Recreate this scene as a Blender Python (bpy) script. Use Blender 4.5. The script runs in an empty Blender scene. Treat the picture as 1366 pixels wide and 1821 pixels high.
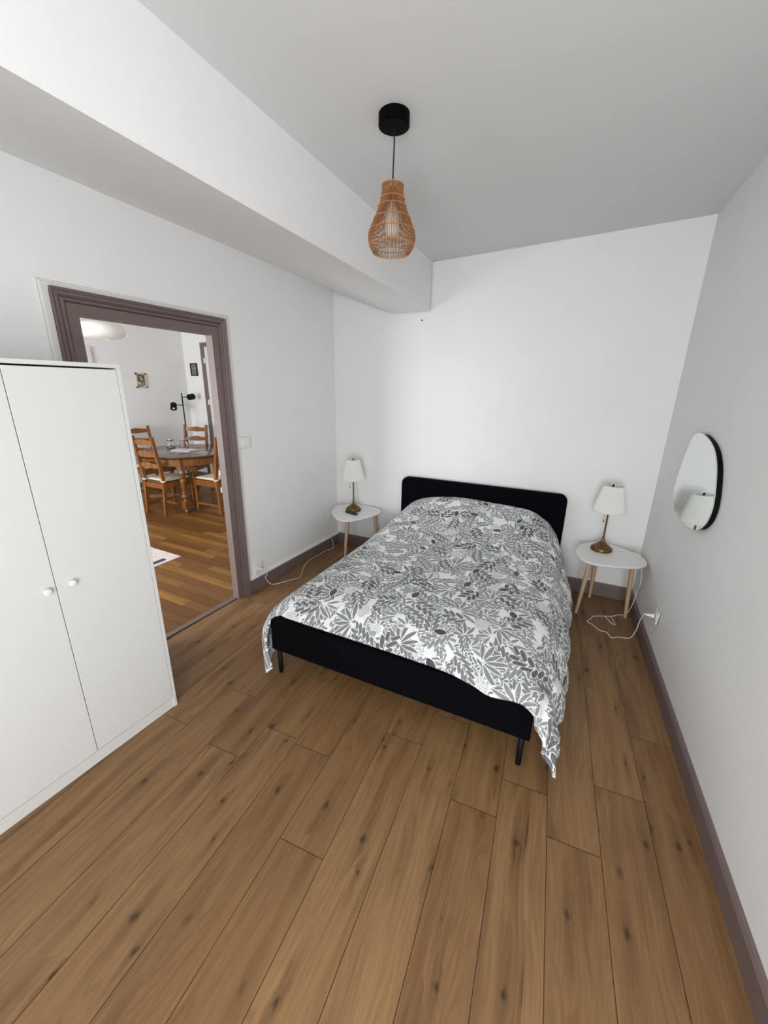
import bpy, bmesh, math, random
from math import sin, cos, pi, sqrt, atan2, radians
from mathutils import Vector, Matrix, noise

random.seed(7)
SC = bpy.context.scene
COL = SC.collection

# ------------------------------------------------------------------ camera
CAM_YAW, CAM_PITCH, CAM_ROLL, CAM_H = -0.4768, 0.3049, 0.017, 1.6861
F_PX, CX, CY = 706.84, 680.2, 911.3
W_PX, H_PX = 1366.0, 1821.0
cam_data = bpy.data.cameras.new('camera')
cam = bpy.data.objects.new('camera', cam_data)
COL.objects.link(cam)
SC.camera = cam
cam_data.sensor_fit = 'VERTICAL'
cam_data.sensor_height = 24.0
cam_data.lens = 24.0 * F_PX / H_PX
cam_data.shift_x = (W_PX / 2 - CX) / H_PX
cam_data.shift_y = (CY - H_PX / 2) / H_PX
cam_data.clip_start = 0.02
fw = Vector((sin(CAM_YAW) * cos(CAM_PITCH), cos(CAM_YAW) * cos(CAM_PITCH), -sin(CAM_PITCH)))
rt = Vector((cos(CAM_YAW), -sin(CAM_YAW), 0))
up = rt.cross(fw)
rt2 = cos(CAM_ROLL) * rt + sin(CAM_ROLL) * up
up2 = -sin(CAM_ROLL) * rt + cos(CAM_ROLL) * up
M = Matrix.Identity(4)
for i in range(3):
    M[i][0], M[i][1], M[i][2] = rt2[i], up2[i], -fw[i]
M[2][3] = CAM_H
cam.matrix_world = M

# ------------------------------------------------------------------ light
SC.view_settings.view_transform = 'Standard'
SC.view_settings.look = 'None'
SC.view_settings.gamma = 1.0
SC.view_settings.exposure = 0.0
SC.view_settings.use_curve_mapping = False
world = bpy.data.worlds.new('world')
SC.world = world
world.use_nodes = True
world.node_tree.nodes['Background'].inputs[0].default_value = (0.80, 0.90, 1.0, 1)
world.node_tree.nodes['Background'].inputs[1].default_value = 1.0


def area(name, loc, direction, sx, sy, power, col=(1, 1, 1), spread=180):
    d = bpy.data.lights.new(name, 'AREA')
    d.shape = 'RECTANGLE'
    d.size, d.size_y, d.energy, d.color = sx, sy, power, col
    d.spread = radians(spread)
    o = bpy.data.objects.new(name, d)
    COL.objects.link(o)
    o.location = loc
    o.rotation_euler = Vector(direction).to_track_quat('-Z', 'Y').to_euler()
    return o


# daylight entering through the bedroom window (in the wall behind the camera)
area('bedroom_daylight', (0.12, -1.17, 1.32), (-0.20, 1, -0.05), 1.15, 1.7, 76, (0.97, 0.985, 1.0))
# daylight entering through the dining room windows
area('dining_daylight', (-4.3, -1.16, 1.45), (0, 1, 0.0), 1.7, 2.0, 175, (0.97, 0.985, 1.0))

# ------------------------------------------------------------------ helpers


def link(name, me, m=None, parent=None, smooth=False):
    o = bpy.data.objects.new(name, me)
    COL.objects.link(o)
    if m:
        me.materials.append(m)
    if parent:
        o.parent = parent
    if smooth:
        for p in me.polygons:
            p.use_smooth = True
    return o


def obj(name, bm, m=None, parent=None, smooth=False, sharp=None):
    bmesh.ops.recalc_face_normals(bm, faces=bm.faces)
    me = bpy.data.meshes.new(name)
    bm.to_mesh(me)
    bm.free()
    o = link(name, me, m, parent, smooth)
    if sharp is not None:
        for p in me.polygons:
            p.use_smooth = True
        me.set_sharp_from_angle(angle=radians(sharp))
    return o


def bevel(o, w, seg=2):
    md = o.modifiers.new('bevel', 'BEVEL')
    md.width, md.segments, md.limit_method = w, seg, 'ANGLE'
    return o


def thing(name, label, cat, loc=(0, 0, 0), rotz=0.0, group=None):
    o = bpy.data.objects.new(name, None)
    o.empty_display_size = 0.1
    COL.objects.link(o)
    o.location = loc
    o.rotation_euler = (0, 0, rotz)
    return tag(o, label, cat, group)


def tag(o, label, cat, group=None):
    o['label'] = label
    o['category'] = cat
    if group:
        o['group'] = group
    return o


def struct(name, bm, m, smooth=False, parent=None):
    o = obj(name, bm, m, parent, smooth)
    if not parent:
        o['kind'] = 'structure'
    return o


def box(bm, x0, x1, y0, y1, z0, z1):
    vs = [bm.verts.new(p) for p in ((x0, y0, z0), (x1, y0, z0), (x1, y1, z0), (x0, y1, z0),
                                   (x0, y0, z1), (x1, y0, z1), (x1, y1, z1), (x0, y1, z1))]
    for f in ((3, 2, 1, 0), (4, 5, 6, 7), (0, 1, 5, 4), (1, 2, 6, 5), (2, 3, 7, 6), (3, 0, 4, 7)):
        bm.faces.new([vs[i] for i in f])
    return vs


def bxo(*a):
    bm = bmesh.new()
    box(bm, *a)
    return bm


def prism(bm, pts, vec):
    """extrude polygon (list of 3D points) along vec"""
    vec = Vector(vec)
    a = [bm.verts.new(Vector(p)) for p in pts]
    b = [bm.verts.new(Vector(p) + vec) for p in pts]
    n = len(pts)
    bm.faces.new(a)
    bm.faces.new(list(reversed(b)))
    for i in range(n):
        bm.faces.new((a[i], a[(i + 1) % n], b[(i + 1) % n], b[i]))


def lathe(bm, prof, seg=32, c=(0, 0, 0), cap=True, rfun=None):
    """prof: list of (r,z)"""
    rings = []
    for r, z in prof:
        ring = []
        for i in range(seg):
            a = 2 * pi * i / seg
            rr = r * (rfun(a, z) if rfun else 1)
            ring.append(bm.verts.new((c[0] + rr * cos(a), c[1] + rr * sin(a), c[2] + z)))
        rings.append(ring)
    for k in range(len(rings) - 1):
        for i in range(seg):
            j = (i + 1) % seg
            bm.faces.new((rings[k][i], rings[k][j], rings[k + 1][j], rings[k + 1][i]))
    if cap:
        bm.faces.new(list(reversed(rings[0])))
        bm.faces.new(rings[-1])
    return rings


def tube(bm, pts, r, seg=8, cap=True):
    pts = [Vector(p) for p in pts]
    rs = r if isinstance(r, (list, tuple)) else [r] * len(pts)
    rings = []
    t0 = (pts[1] - pts[0]).normalized()
    ref = Vector((0, 0, 1)) if abs(t0.z) < 0.9 else Vector((1, 0, 0))
    n = t0.cross(ref).normalized()
    for i, p in enumerate(pts):
        if i == 0:
            t = pts[1] - pts[0]
        elif i == len(pts) - 1:
            t = pts[-1] - pts[-2]
        else:
            t = pts[i + 1] - pts[i - 1]
        t.normalize()
        n = (n - t * n.dot(t)).normalized()
        b = t.cross(n)
        rings.append([bm.verts.new(p + (n * cos(2 * pi * k / seg) + b * sin(2 * pi * k / seg)) * rs[i]) for k in range(seg)])
    for a, b_ in zip(rings, rings[1:]):
        for k in range(seg):
            j = (k + 1) % seg
            bm.faces.new((a[k], a[j], b_[j], b_[k]))
    if cap:
        bm.faces.new(list(reversed(rings[0])))
        bm.faces.new(rings[-1])


def crom(pts, n=8):
    """Catmull-Rom through points"""
    P = [Vector(p) for p in pts]
    P = [P[0] * 2 - P[1]] + P + [P[-1] * 2 - P[-2]]
    out = []
    for i in range(1, len(P) - 2):
        a, b, c, d = P[i - 1:i + 3]
        for k in range(n):
            t = k / n
            out.append(0.5 * ((2 * b) + (c - a) * t + (2 * a - 5 * b + 4 * c - d) * t * t + (3 * b - a - 3 * c + d) * t ** 3))
    out.append(P[-2].copy())
    return out


def crom_closed(pts, n=6):
    P = [Vector(p) for p in pts]
    L = len(P)
    out = []
    for i in range(L):
        a, b, c, d = P[i - 1], P[i], P[(i + 1) % L], P[(i + 2) % L]
        for k in range(n):
            t = k / n
            out.append(0.5 * ((2 * b) + (c - a) * t + (2 * a - 5 * b + 4 * c - d) * t * t + (3 * b - a - 3 * c + d) * t ** 3))
    return out


# ------------------------------------------------------------------ node helper
class NT:
    def __init__(self, name):
        self.mat = bpy.data.materials.new(name)
        self.mat.use_nodes = True
        self.t = self.mat.node_tree
        self.t.nodes.clear()
        self.out = self.t.nodes.new('ShaderNodeOutputMaterial')
        self.b = self.t.nodes.new('ShaderNodeBsdfPrincipled')
        self.t.links.new(self.b.outputs[0], self.out.inputs[0])

    def set(self, sock, v):
        if isinstance(v, bpy.types.NodeSocket):
            self.t.links.new(v, sock)
        elif v is not None:
            if sock.type == 'RGBA' and len(v) == 3:
                v = (*v, 1)
            sock.default_value = v

    def P(self, **k):
        names = dict(col='Base Color', rough='Roughness', metal='Metallic', spec='Specular IOR Level', normal='Normal',
                     trans='Transmission Weight', ior='IOR', sss='Subsurface Weight', sheen='Sheen Weight', coat='Coat Weight',
                     emit='Emission Color', es='Emission Strength', alpha='Alpha', coatr='Coat Roughness')
        for a, v in k.items():
            self.set(self.b.inputs[names[a]], v)
        return self.mat

    def m(self, op, a, b=None, c=None, clamp=False):
        n = self.t.nodes.new('ShaderNodeMath')
        n.operation = op
        n.use_clamp = clamp
        self.set(n.inputs[0], a)
        if b is not None:
            self.set(n.inputs[1], b)
        if c is not None:
            self.set(n.inputs[2], c)
        return n.outputs[0]

    def vm(self, op, a, b=None, scale=None):
        n = self.t.nodes.new('ShaderNodeVectorMath')
        n.operation = op
        self.set(n.inputs[0], a)
        if b is not None:
            self.set(n.inputs[1], b)
        if scale is not None:
            self.set(n.inputs['Scale'], scale)
        return n.outputs['Value'] if op in ('LENGTH', 'DOT_PRODUCT') else n.outputs[0]

    def xyz(self, v):
        n = self.t.nodes.new('ShaderNodeSeparateXYZ')
        self.set(n.inputs[0], v)
        return n.outputs

    def comb(self, x=0.0, y=0.0, z=0.0):
        n = self.t.nodes.new('ShaderNodeCombineXYZ')
        for s, v in zip(n.inputs, (x, y, z)):
            self.set(s, v)
        return n.outputs[0]

    def mix(self, f, a, b, typ='MIX'):
        n = self.t.nodes.new('ShaderNodeMix')
        n.data_type = 'RGBA'
        n.blend_type = typ
        self.set(n.inputs[0], f)
        self.set(n.inputs[6], a)
        self.set(n.inputs[7], b)
        return n.outputs[2]

    def noise(self, vec, scale=5.0, detail=3.0, rough=0.5, dist=0.0):
        n = self.t.nodes.new('ShaderNodeTexNoise')
        self.set(n.inputs['Vector'], vec)
        n.inputs['Scale'].default_value = scale
        n.inputs['Detail'].default_value = detail
        n.inputs['Roughness'].default_value = rough
        n.inputs['Distortion'].default_value = dist
        return n.outputs['Fac']

    def voro(self, vec, scale, rnd=1.0, feat='F1', dim='2D'):
        n = self.t.nodes.new('ShaderNodeTexVoronoi')
        n.voronoi_dimensions = dim
        n.feature = feat
        self.set(n.inputs['Vector'], vec)
        n.inputs['Scale'].default_value = scale
        n.inputs['Randomness'].default_value = rnd
        return n

    def ramp(self, f, stops, interp='LINEAR'):
        n = self.t.nodes.new('ShaderNodeValToRGB')
        n.color_ramp.interpolation = interp
        e = n.color_ramp.elements
        while len(e) < len(stops):
            e.new(0.5)
        for q, (p, c) in zip(e, stops):
            q.position = p
            q.color = (*c, 1) if len(c) == 3 else c
        self.set(n.inputs[0], f)
        return n.outputs[0]

    def mr(self, v, a, b, c=0.0, d=1.0, smooth=False):
        n = self.t.nodes.new('ShaderNodeMapRange')
        n.interpolation_type = 'SMOOTHSTEP' if smooth else 'LINEAR'
        self.set(n.inputs[0], v)
        for i, q in enumerate((a, b, c, d)):
            self.set(n.inputs[i + 1], q)
        return n.outputs[0]

    def coord(self, k='Object'):
        n = self.t.nodes.new('ShaderNodeTexCoord')
        return n.outputs[k]

    def attr(self, name):
        n = self.t.nodes.new('ShaderNodeAttribute')
        n.attribute_name = name
        return n.outputs['Color']

    def bump(self, h, strength=0.2, dist=0.01):
        n = self.t.nodes.new('ShaderNodeBump')
        n.inputs['Strength'].default_value = strength
        n.inputs['Distance'].default_value = dist
        self.set(n.inputs['Height'], h)
        return n.outputs[0]


def simple(name, col, rough=0.5, metal=0.0, **k):
    return NT(name).P(col=col, rough=rough, metal=metal, **k)


def plaster(name, col, bumpd=0.004, s=1.0):
    n = NT(name)
    c = n.coord('Object')
    f = n.noise(c, 2.2, 4, 0.55)
    g = n.noise(c, 55, 3, 0.6)
    h = n.m('ADD', n.m('MULTIPLY', f, 2.5), n.m('MULTIPLY', g, 0.35))
    cc = n.mix(n.mr(f, 0.3, 0.7), tuple(q * 0.975 for q in col), col)
    return n.P(col=cc, rough=0.75, spec=0.25, normal=n.bump(h, 0.35 * s, bumpd))


M_wall = plaster('white_wall_paint', (0.845, 0.845, 0.84))
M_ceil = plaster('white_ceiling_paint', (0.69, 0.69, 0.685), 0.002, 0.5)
M_white_trim = simple('white_trim_paint', (0.77, 0.76, 0.74), 0.5)
M_mauve = NT('mauve_paint')
_c = M_mauve.coord('Object')
M_mauve = M_mauve.P(col=M_mauve.mix(M_mauve.noise(_c, 8, 4), (0.148, 0.110, 0.101), (0.182, 0.139, 0.128)), rough=0.45,
                    normal=M_mauve.bump(M_mauve.noise(_c, 30, 3), 0.15, 0.003))
M_laminate_white = simple('white_laminate', (0.69, 0.695, 0.68), 0.38)
M_knob = simple('white_knob', (0.82, 0.82, 0.80), 0.3)
M_dark_gap = simple('dark_gap', (0.02, 0.02, 0.02), 0.8)


def wood_fibres(n, u, v, rough_scale=1.0):
    """two-layer grain, u along the grain (m), v across"""
    a = n.noise(n.comb(n.m('MULTIPLY', u, 1.6), n.m('MULTIPLY', v, 22)), 1.0, 5, 0.6, 0.3)
    b = n.noise(n.comb(n.m('MULTIPLY', u, 6.0), n.m('MULTIPLY', v, 160)), 1.0, 4, 0.6)
    return a, b


def oak_floor():
    n = NT('oak_laminate')
    uv = n.xyz(n.coord('UV'))
    r = n.xyz(n.attr('rnd'))
    u = n.m('ADD', uv[0], n.m('MULTIPLY', r[0], 37.0))
    v = n.m('ADD', uv[1], n.m('MULTIPLY', r[1], 11.0))
    # sparse knots; the grain bulges around them
    wob = n.noise(n.comb(n.m('MULTIPLY', u, 14), n.m('MULTIPLY', v, 34)), 1.0, 3, 0.65)
    wo = n.m('SUBTRACT', wob, 0.5)
    kp = n.comb(n.m('ADD', n.m('MULTIPLY', u, 2.6), n.m('MULTIPLY', wo, .10)), n.m('ADD', n.m('MULTIPLY', v, 9.0), n.m('MULTIPLY', wo, .35)))
    kv = n.voro(kp, 1.0, 1.0)
    dx = n.xyz(n.vm('SUBTRACT', kp, kv.outputs['Position']))
    kr = n.xyz(kv.outputs['Color'])
    on = n.mr(kr[0], 0.30, 0.50)
    size = n.m('ADD', 0.55, n.m('MULTIPLY', kr[1], 0.8))
    dd = n.m('SQRT', n.m('ADD', n.m('POWER', n.m('MULTIPLY', dx[0], 2.6), 2.0), n.m('POWER', n.m('MULTIPLY', dx[1], 1.25), 2.0)))
    dd = n.m('DIVIDE', dd, size)
    core = n.m('MULTIPLY', n.mr(dd, 0.02, 0.17, 1.0, 0.0, True), on)
    fl = n.m('ADD', n.m('POWER', n.m('MULTIPLY', dx[0], 0.55), 2.0), n.m('POWER', n.m('MULTIPLY', dx[1], 1.25), 2.0))
    fl = n.m('DIVIDE', n.m('SQRT', fl), size)
    flare = n.m('MULTIPLY', n.mr(fl, 0.02, 0.36, 1.0, 0.0, True), on)
    sgn = n.m('SUBTRACT', n.m('MULTIPLY', n.m('GREATER_THAN', dx[1], 0.0), 2.0), 1.0)
    slow = n.noise(n.comb(n.m('MULTIPLY', u, 1.3), n.m('MULTIPLY', v, 6)), 1.0, 2, 0.5)
    v2 = n.m('ADD', n.m('SUBTRACT', v, n.m('MULTIPLY', n.m('MULTIPLY', flare, sgn), 0.016)), n.m('MULTIPLY', n.m('SUBTRACT', slow, .5), 0.09))
    a = n.noise(n.comb(n.m('MULTIPLY', u, 1.4), n.m('MULTIPLY', v2, 26)), 1.0, 5, 0.62, 0.2)
    b = n.noise(n.comb(n.m('MULTIPLY', u, 5.0), n.m('MULTIPLY', v2, 190)), 1.0, 4, 0.65)
    # heartwood streaks
    hs = n.noise(n.comb(n.m('MULTIPLY', u, 0.8), n.m('MULTIPLY', v2, 11), 7.0), 1.0, 3, 0.6)
    hs = n.mr(hs, 0.50, 0.70, 0.0, 1.0, True)
    # thin dark cracks
    ck = n.noise(n.comb(n.m('MULTIPLY', u, 2.2), n.m('MULTIPLY', v2, 42), 3.0), 1.0, 2, 0.5)
    ck = n.m('MULTIPLY', n.mr(ck, 0.66, 0.73, 0.0, 1.0, True), n.mr(hs, 0.0, .6))
    cath = n.m('SINE', n.m('ADD', n.m('MULTIPLY', slow, 60.0), n.m('MULTIPLY', v2, 170.0)))
    cath = n.mr(cath, 0.0, 1.0, 0.0, 1.0, True)
    cm = n.mr(n.noise(n.comb(n.m('MULTIPLY', u, 1.2), n.m('MULTIPLY', v, 8), 4.0), 1.0, 2), 0.46, 0.62)
    cath = n.m('MULTIPLY', cath, cm)
    base = n.mix(r[2], (0.228, 0.128, 0.052), (0.300, 0.177, 0.078))
    c = n.mix(n.mr(a, 0.32, 0.68, 0.0, 0.70), base, (0.185, 0.094, 0.040))
    c = n.mix(n.m('MULTIPLY', hs, 0.58), c, (0.120, 0.058, 0.023))
    c = n.mix(n.mr(b, 0.45, 0.72, 0.0, 0.42), c, (0.140, 0.070, 0.030))
    c = n.mix(n.mr(b, 0.45, 0.25, 0.0, 0.28), c, (0.44, 0.29, 0.155))
    c = n.mix(n.m('MULTIPLY', cath, 0.34), c, (0.135, 0.066, 0.028))
    c = n.mix(n.m('MULTIPLY', flare, 0.55), c, (0.105, 0.054, 0.024))
    c = n.mix(n.m('MULTIPLY', ck, 0.75), c, (0.060, 0.030, 0.014))
    c = n.mix(n.m('MULTIPLY', core, 0.88), c, (0.045, 0.025, 0.012))
    rg = n.mr(b, 0.3, 0.7, 0.40, 0.50)
    return n.P(col=c, rough=rg, spec=0.35, normal=n.bump(n.m('ADD', b, n.m('MULTIPLY', core, -1.0)), 0.08, 0.002))


def parquet():
    n = NT('old_oak_parquet')
    uv = n.xyz(n.coord('UV'))
    r = n.xyz(n.attr('rnd'))
    u = n.m('ADD', uv[0], n.m('MULTIPLY', r[0], 37.0))
    v = n.m('ADD', uv[1], n.m('MULTIPLY', r[1], 11.0))
    a, b = wood_fibres(n, u, v)
    base = n.mix(n.m('POWER', r[2], 1.5), (0.160, 0.065, 0.012), (0.37, 0.178, 0.038))
    c = n.mix(n.mr(a, 0.35, 0.7, 0.0, 0.65), base, (0.115, 0.045, 0.012))
    c = n.mix(n.mr(b, 0.45, 0.75, 0.0, 0.4), c, (0.105, 0.040, 0.011))
    return n.P(col=c, rough=0.36, spec=0.4, normal=n.bump(b, 0.08, 0.002))


def wood(name, light, dark, rough=0.4, s=1.0, axis='Z', coat=0.0):
    n = NT(name)
    c = n.xyz(n.coord('Object'))
    i = 'XYZ'.index(axis)
    o_ = [q for k, q in enumerate(c) if k != i]
    vec = n.comb(n.m('MULTIPLY', c[i], 3 * s), n.m('MULTIPLY', o_[0], 30 * s), n.m('MULTIPLY', o_[1], 30 * s))
    a = n.noise(vec, 1.0, 4, 0.6, 0.4)
    return n.P(col=n.mix(n.mr(a, 0.3, 0.7), light, dark), rough=rough, coat=coat, coatr=0.15)


M_floor = oak_floor()
M_parquet = parquet()
M_beech = wood('pale_beech', (0.56, 0.39, 0.25), (0.45, 0.30, 0.18), 0.5)
M_chair = wood('orange_oak_varnish', (0.29, 0.108, 0.018), (0.135, 0.042, 0.008), 0.30)
M_tablew = wood('dark_oak_varnish', (0.27, 0.105, 0.020), (0.11, 0.036, 0.008), 0.28, coat=0.2)
M_tabletop = wood('table_top_varnish', (0.085, 0.034, 0.016), (0.045, 0.018, 0.009), 0.14, 0.6, 'X', coat=0.6)
M_black_fabric = NT('black_bed_fabric')
_n = M_black_fabric
M_black_fabric = _n.P(col=(0.0016, 0.0018, 0.0034), rough=0.95, spec=0.08, normal=_n.bump(_n.noise(_n.coord('Object'), 500, 2), 0.3, 0.001))
M_black_metal = simple('black_metal', (0.003, 0.003, 0.004), 0.6, spec=0.2)
M_black_plastic = simple('black_plastic', (0.010, 0.010, 0.011), 0.4)
M_canopy = simple('black_canopy', (0.0015, 0.0015, 0.0017), 0.6, spec=0.05)
M_brass = NT('antique_brass')
_n = M_brass
M_brass = _n.P(col=_n.mix(_n.noise(_n.coord('Object'), 25, 3), (0.13, 0.080, 0.030), (0.24, 0.155, 0.060)), metal=0.9, rough=0.36)
M_shade = simple('white_pleated_fabric', (0.93, 0.93, 0.90), 0.9, sss=0.0)
_t = M_shade.node_tree
_tr = _t.nodes.new('ShaderNodeBsdfTranslucent')
_tr.inputs[0].default_value = (0.95, 0.95, 0.92, 1)
_mx = _t.nodes.new('ShaderNodeMixShader')
_mx.inputs[0].default_value = 0.22
_bs = [q for q in _t.nodes if q.type == 'BSDF_PRINCIPLED'][0]
_ou = [q for q in _t.nodes if q.type == 'OUTPUT_MATERIAL'][0]
_t.links.new(_bs.outputs[0], _mx.inputs[1])
_t.links.new(_tr.outputs[0], _mx.inputs[2])
_t.links.new(_mx.outputs[0], _ou.inputs[0])
M_paper = M_shade.copy()
M_paper.name = 'white_rice_paper'
M_tabtop_white = simple('white_lacquer', (0.86, 0.86, 0.85), 0.35)
M_cord_white = simple('white_cable', (0.80, 0.72, 0.66), 0.5)
M_plastic_white = simple('white_plastic', (0.80, 0.79, 0.77), 0.35)
M_mirror = simple('mirror_silver', (0.90, 0.95, 0.93), 0.015, 1.0)
M_mirror_edge = simple('mirror_back', (0.002, 0.0025, 0.0025), 0.6, spec=0.1)
M_rattan = NT('rattan')
_n = M_rattan
M_rattan = _n.P(col=_n.mix(_n.noise(_n.coord('Object'), 60, 3), (0.20, 0.078, 0.022), (0.36, 0.155, 0.052)), rough=0.5)
M_rattan_bind = simple('rattan_binding', (0.52, 0.27, 0.13), 0.55)
M_bulb = simple('frosted_bulb', (0.85, 0.80, 0.72), 0.4)
M_cushion = NT('cream_cushion')
_n = M_cushion
M_cushion = _n.P(col=(0.72, 0.64, 0.50), rough=0.95, normal=_n.bump(_n.noise(_n.coord('Object'), 60, 3), 0.4, 0.004))
M_cushion_g = simple('grey_cushion', (0.13, 0.125, 0.11), 0.95)
M_mattress = simple('mattress_cover', (0.80, 0.80, 0.80), 0.9)
M_glass = simple('jar_glass', (1, 1, 1), 0.02, trans=1.0, ior=1.45)
M_steel = simple('steel_lid', (0.45, 0.45, 0.44), 0.25, 1.0)
M_red = simple('red_wax', (0.22, 0.012, 0.02), 0.3)

# ------------------------------------------------------------------ room geometry
L, B, R0, H, HB, LB, HL = -2.3854, 3.5249, 0.4926, 2.6914, 2.3208, -1.4019, 2.5556
BW, XS, RS, CB, CT, CTX = 0.030, -0.0179, -0.0733, -0.0221, -0.0195, 0.0417
YR = -1.25                  # wall behind the camera
BB = B + BW * (LB - L)
XD, YD = -6.5, 4.955        # far corner of the dining room
LT = 0.042                  # partition thickness
ZD = 2.72
by = lambda x: B + BW * (x - L)
rx = lambda y: R0 + RS * (y - by(R0))
cz = lambda x, y: H + CTX * (x - LB) + CT * (y - BB)


def plank_floor(name, mat, poly, org, d, w, ln, gap, joints=None, lenvar=0.0, seed=1):
    """planks as separate quads clipped by convex polygon; UV in metres; rnd colour per plank"""
    rng = random.Random(seed)
    d = Vector(d).normalized()
    c = Vector((d.y, -d.x))

    def clip(pts):
        out = pts
        n = len(poly)
        for i in range(n):
            a, b = Vector(poly[i]), Vector(poly[(i + 1) % n])
            e = b - a
            ins = lambda p: e.x * (p.y - a.y) - e.y * (p.x - a.x)
            new = []
            for k in range(len(out)):
                p, q = out[k], out[(k + 1) % len(out)]
                sp, sq = ins(p), ins(q)
                if sp >= 0:
                    new.append(p)
                if (sp >= 0) != (sq >= 0):
                    new.append(p + (q - p) * (sp / (sp - sq)))
            out = new
            if len(out) < 3:
                return []
        return out
    O = Vector(org)
    FLIP = d.x * c.y - d.y * c.x > 0
    us = [(Vector(p) - O).dot(d) for p in poly]
    vs = [(Vector(p) - O).dot(c) for p in poly]
    faces, uvs, rnds, verts = [], [], [], []
    k0, k1 = math.floor(min(vs) / w) - 1, math.ceil(max(vs) / w) + 1
    for k in range(k0, k1):
        off = joints[k] if joints and k in joints else rng.random() * ln
        u = off - ln * math.ceil((off - min(us)) / ln) - ln
        while u < max(us) + ln:
            l2 = ln * (1 - lenvar * rng.random())
            ua, ub, va, vb = u + gap / 2, u + l2 - gap / 2, k * w + gap / 2, (k + 1) * w - gap / 2
            pts = clip([O + d * a + c * b for a, b in ((ua, va), (ua, vb), (ub, vb), (ub, va))][::-1 if FLIP else 1])
            rr = (rng.random(), rng.random(), rng.random(), 1)
            if len(pts) >= 3:
                base = len(verts)
                verts += [(p.x, p.y, 0) for p in pts]
                faces.append(list(range(base, base + len(pts))))
                uvs.append([((p - O).dot(d) - u, (p - O).dot(c) - k * w) for p in pts])
                rnds.append(rr)
            u += l2
    base = len(verts)
    verts += [(p[0], p[1], -0.004) for p in poly]
    faces.append(list(range(base, base + len(poly))))
    uvs.append([(0, 0)] * len(poly))
    rnds.append((0, 0, 0, 1))
    verts += [(p[0], p[1], -0.09) for p in poly]
    faces.append([base + len(poly) + i for i in reversed(range(len(poly)))])
    uvs.append([(0, 0)] * len(poly))
    rnds.append((0, 0, 0, 1))
    me = bpy.data.meshes.new(name)
    me.from_pydata(verts, [], faces)
    me.uv_layers.new(name='UVMap')
    me.color_attributes.new('rnd', 'FLOAT_COLOR', 'CORNER')
    uvl, ca = me.uv_layers['UVMap'], me.color_attributes['rnd']
    i = 0
    for f, r in zip(uvs, rnds):
        for q in f:
            uvl.data[i].uv = q
            ca.data[i].color = r
            i += 1
    me.materials.append(mat)
    me.materials.append(simple(name + '_joint', (0.045, 0.022, 0.010), 0.8))
    me.polygons[len(faces) - 2].material_index = 1
    me.polygons[len(faces) - 1].material_index = 1
    assert all(p.normal.z > 0 for p in list(me.polygons)[:-2])
    o = bpy.data.objects.new(name, me)
    COL.objects.link(o)
    o['kind'] = 'structure'
    return o


# bedroom planks: run nearly along the bed, 19.3 cm wide
pd = Vector((-0.0885, 0.996)).normalized()
pc = Vector((pd.y, -pd.x))
org = (0.304, 1.0)
W_P = 0.1930
J = {}
for (jx, jy) in ((-0.20, 1.275), (0.18, 1.312), (0.35, 1.64), (-1.58, 1.292), (-1.35, 0.975), (-1.176, 1.187), (-0.978, 1.177), (-0.752, 0.81)):
    q = Vector((jx, jy)) - Vector(org)
    J[math.floor(q.dot(pc) / W_P)] = q.dot(pd)
plank_floor('floor', M_floor, [(L - LT, YR), (rx(YR) + .02, YR), (R0 + .02, by(R0)), (L - LT, by(L))], org, pd, W_P, 1.285, 0.0022, J, 0, 3)
plank_floor('floor_dining', M_parquet, [(XD, YR), (L - LT, YR), (L - LT, YD), (XD, YD)], (-4, 1.0), (1, 0.012), 0.092, 1.15, 0.0022, None, 0.45, 5)

# left wall with the doorway
DY0, DY1, DZ = 1.242, 2.047, 2.004
bm = bmesh.new()
x0, x1 = L - LT, L
hy0, hy1, hz = DY0 - .012, DY1 + .012, DZ + .012
box(bm, x0, x1, YR - .1, hy0, -.09, 2.95)
box(bm, x0, x1, hy1, YD + .1, -.09, 2.95)
box(bm, x0, x1, hy0, hy1, hz, 2.95)
struct('wall_left', bm, M_wall)
# back wall
bm = bmesh.new()
prism(bm, [(L - .0, by(L), -.09), (R0 + .25, by(R0 + .25), -.09), (R0 + .25, by(R0 + .25) + .12, -.09), (L, by(L) + .12, -.09)], (0, 0, 3.05))
struct('wall_back', bm, M_wall)
# right wall
bm = bmesh.new()
prism(bm, [(rx(YR - .1), YR - .1, -.09), (rx(YR - .1) + .12, YR - .1, -.09), (rx(by(R0)) + .12, by(R0) + .02, -.09), (rx(by(R0)), by(R0) + .02, -.09)], (0, 0, 3.05))
struct('wall_right', bm, M_wall)
# rear wall of both rooms with window openings
WX0, WX1, WZ0, WZ1 = -0.50, 0.74, 0.50, 2.5
bm = bmesh.new()


def wall_rear(bm, xa, xb, wx0, wx1, wz0, wz1):
    y0, y1 = YR - .12, YR
    box(bm, xa, wx0, y0, y1, -.09, 2.95)
    box(bm, wx1, xb, y0, y1, -.09, 2.95)
    box(bm, wx0, wx1, y0, y1, -.09, wz0)
    box(bm, wx0, wx1, y0, y1, wz1, 2.95)


wall_rear(bm, L, rx(YR) + .1, WX0, WX1, WZ0, WZ1)
struct('wall_rear', bm, M_wall)
bm = bmesh.new()
wall_rear(bm, XD - .1, L - LT, -5.2, -3.4, 0.4, 2.5)
struct('wall_dining_rear', bm, M_wall)


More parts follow.
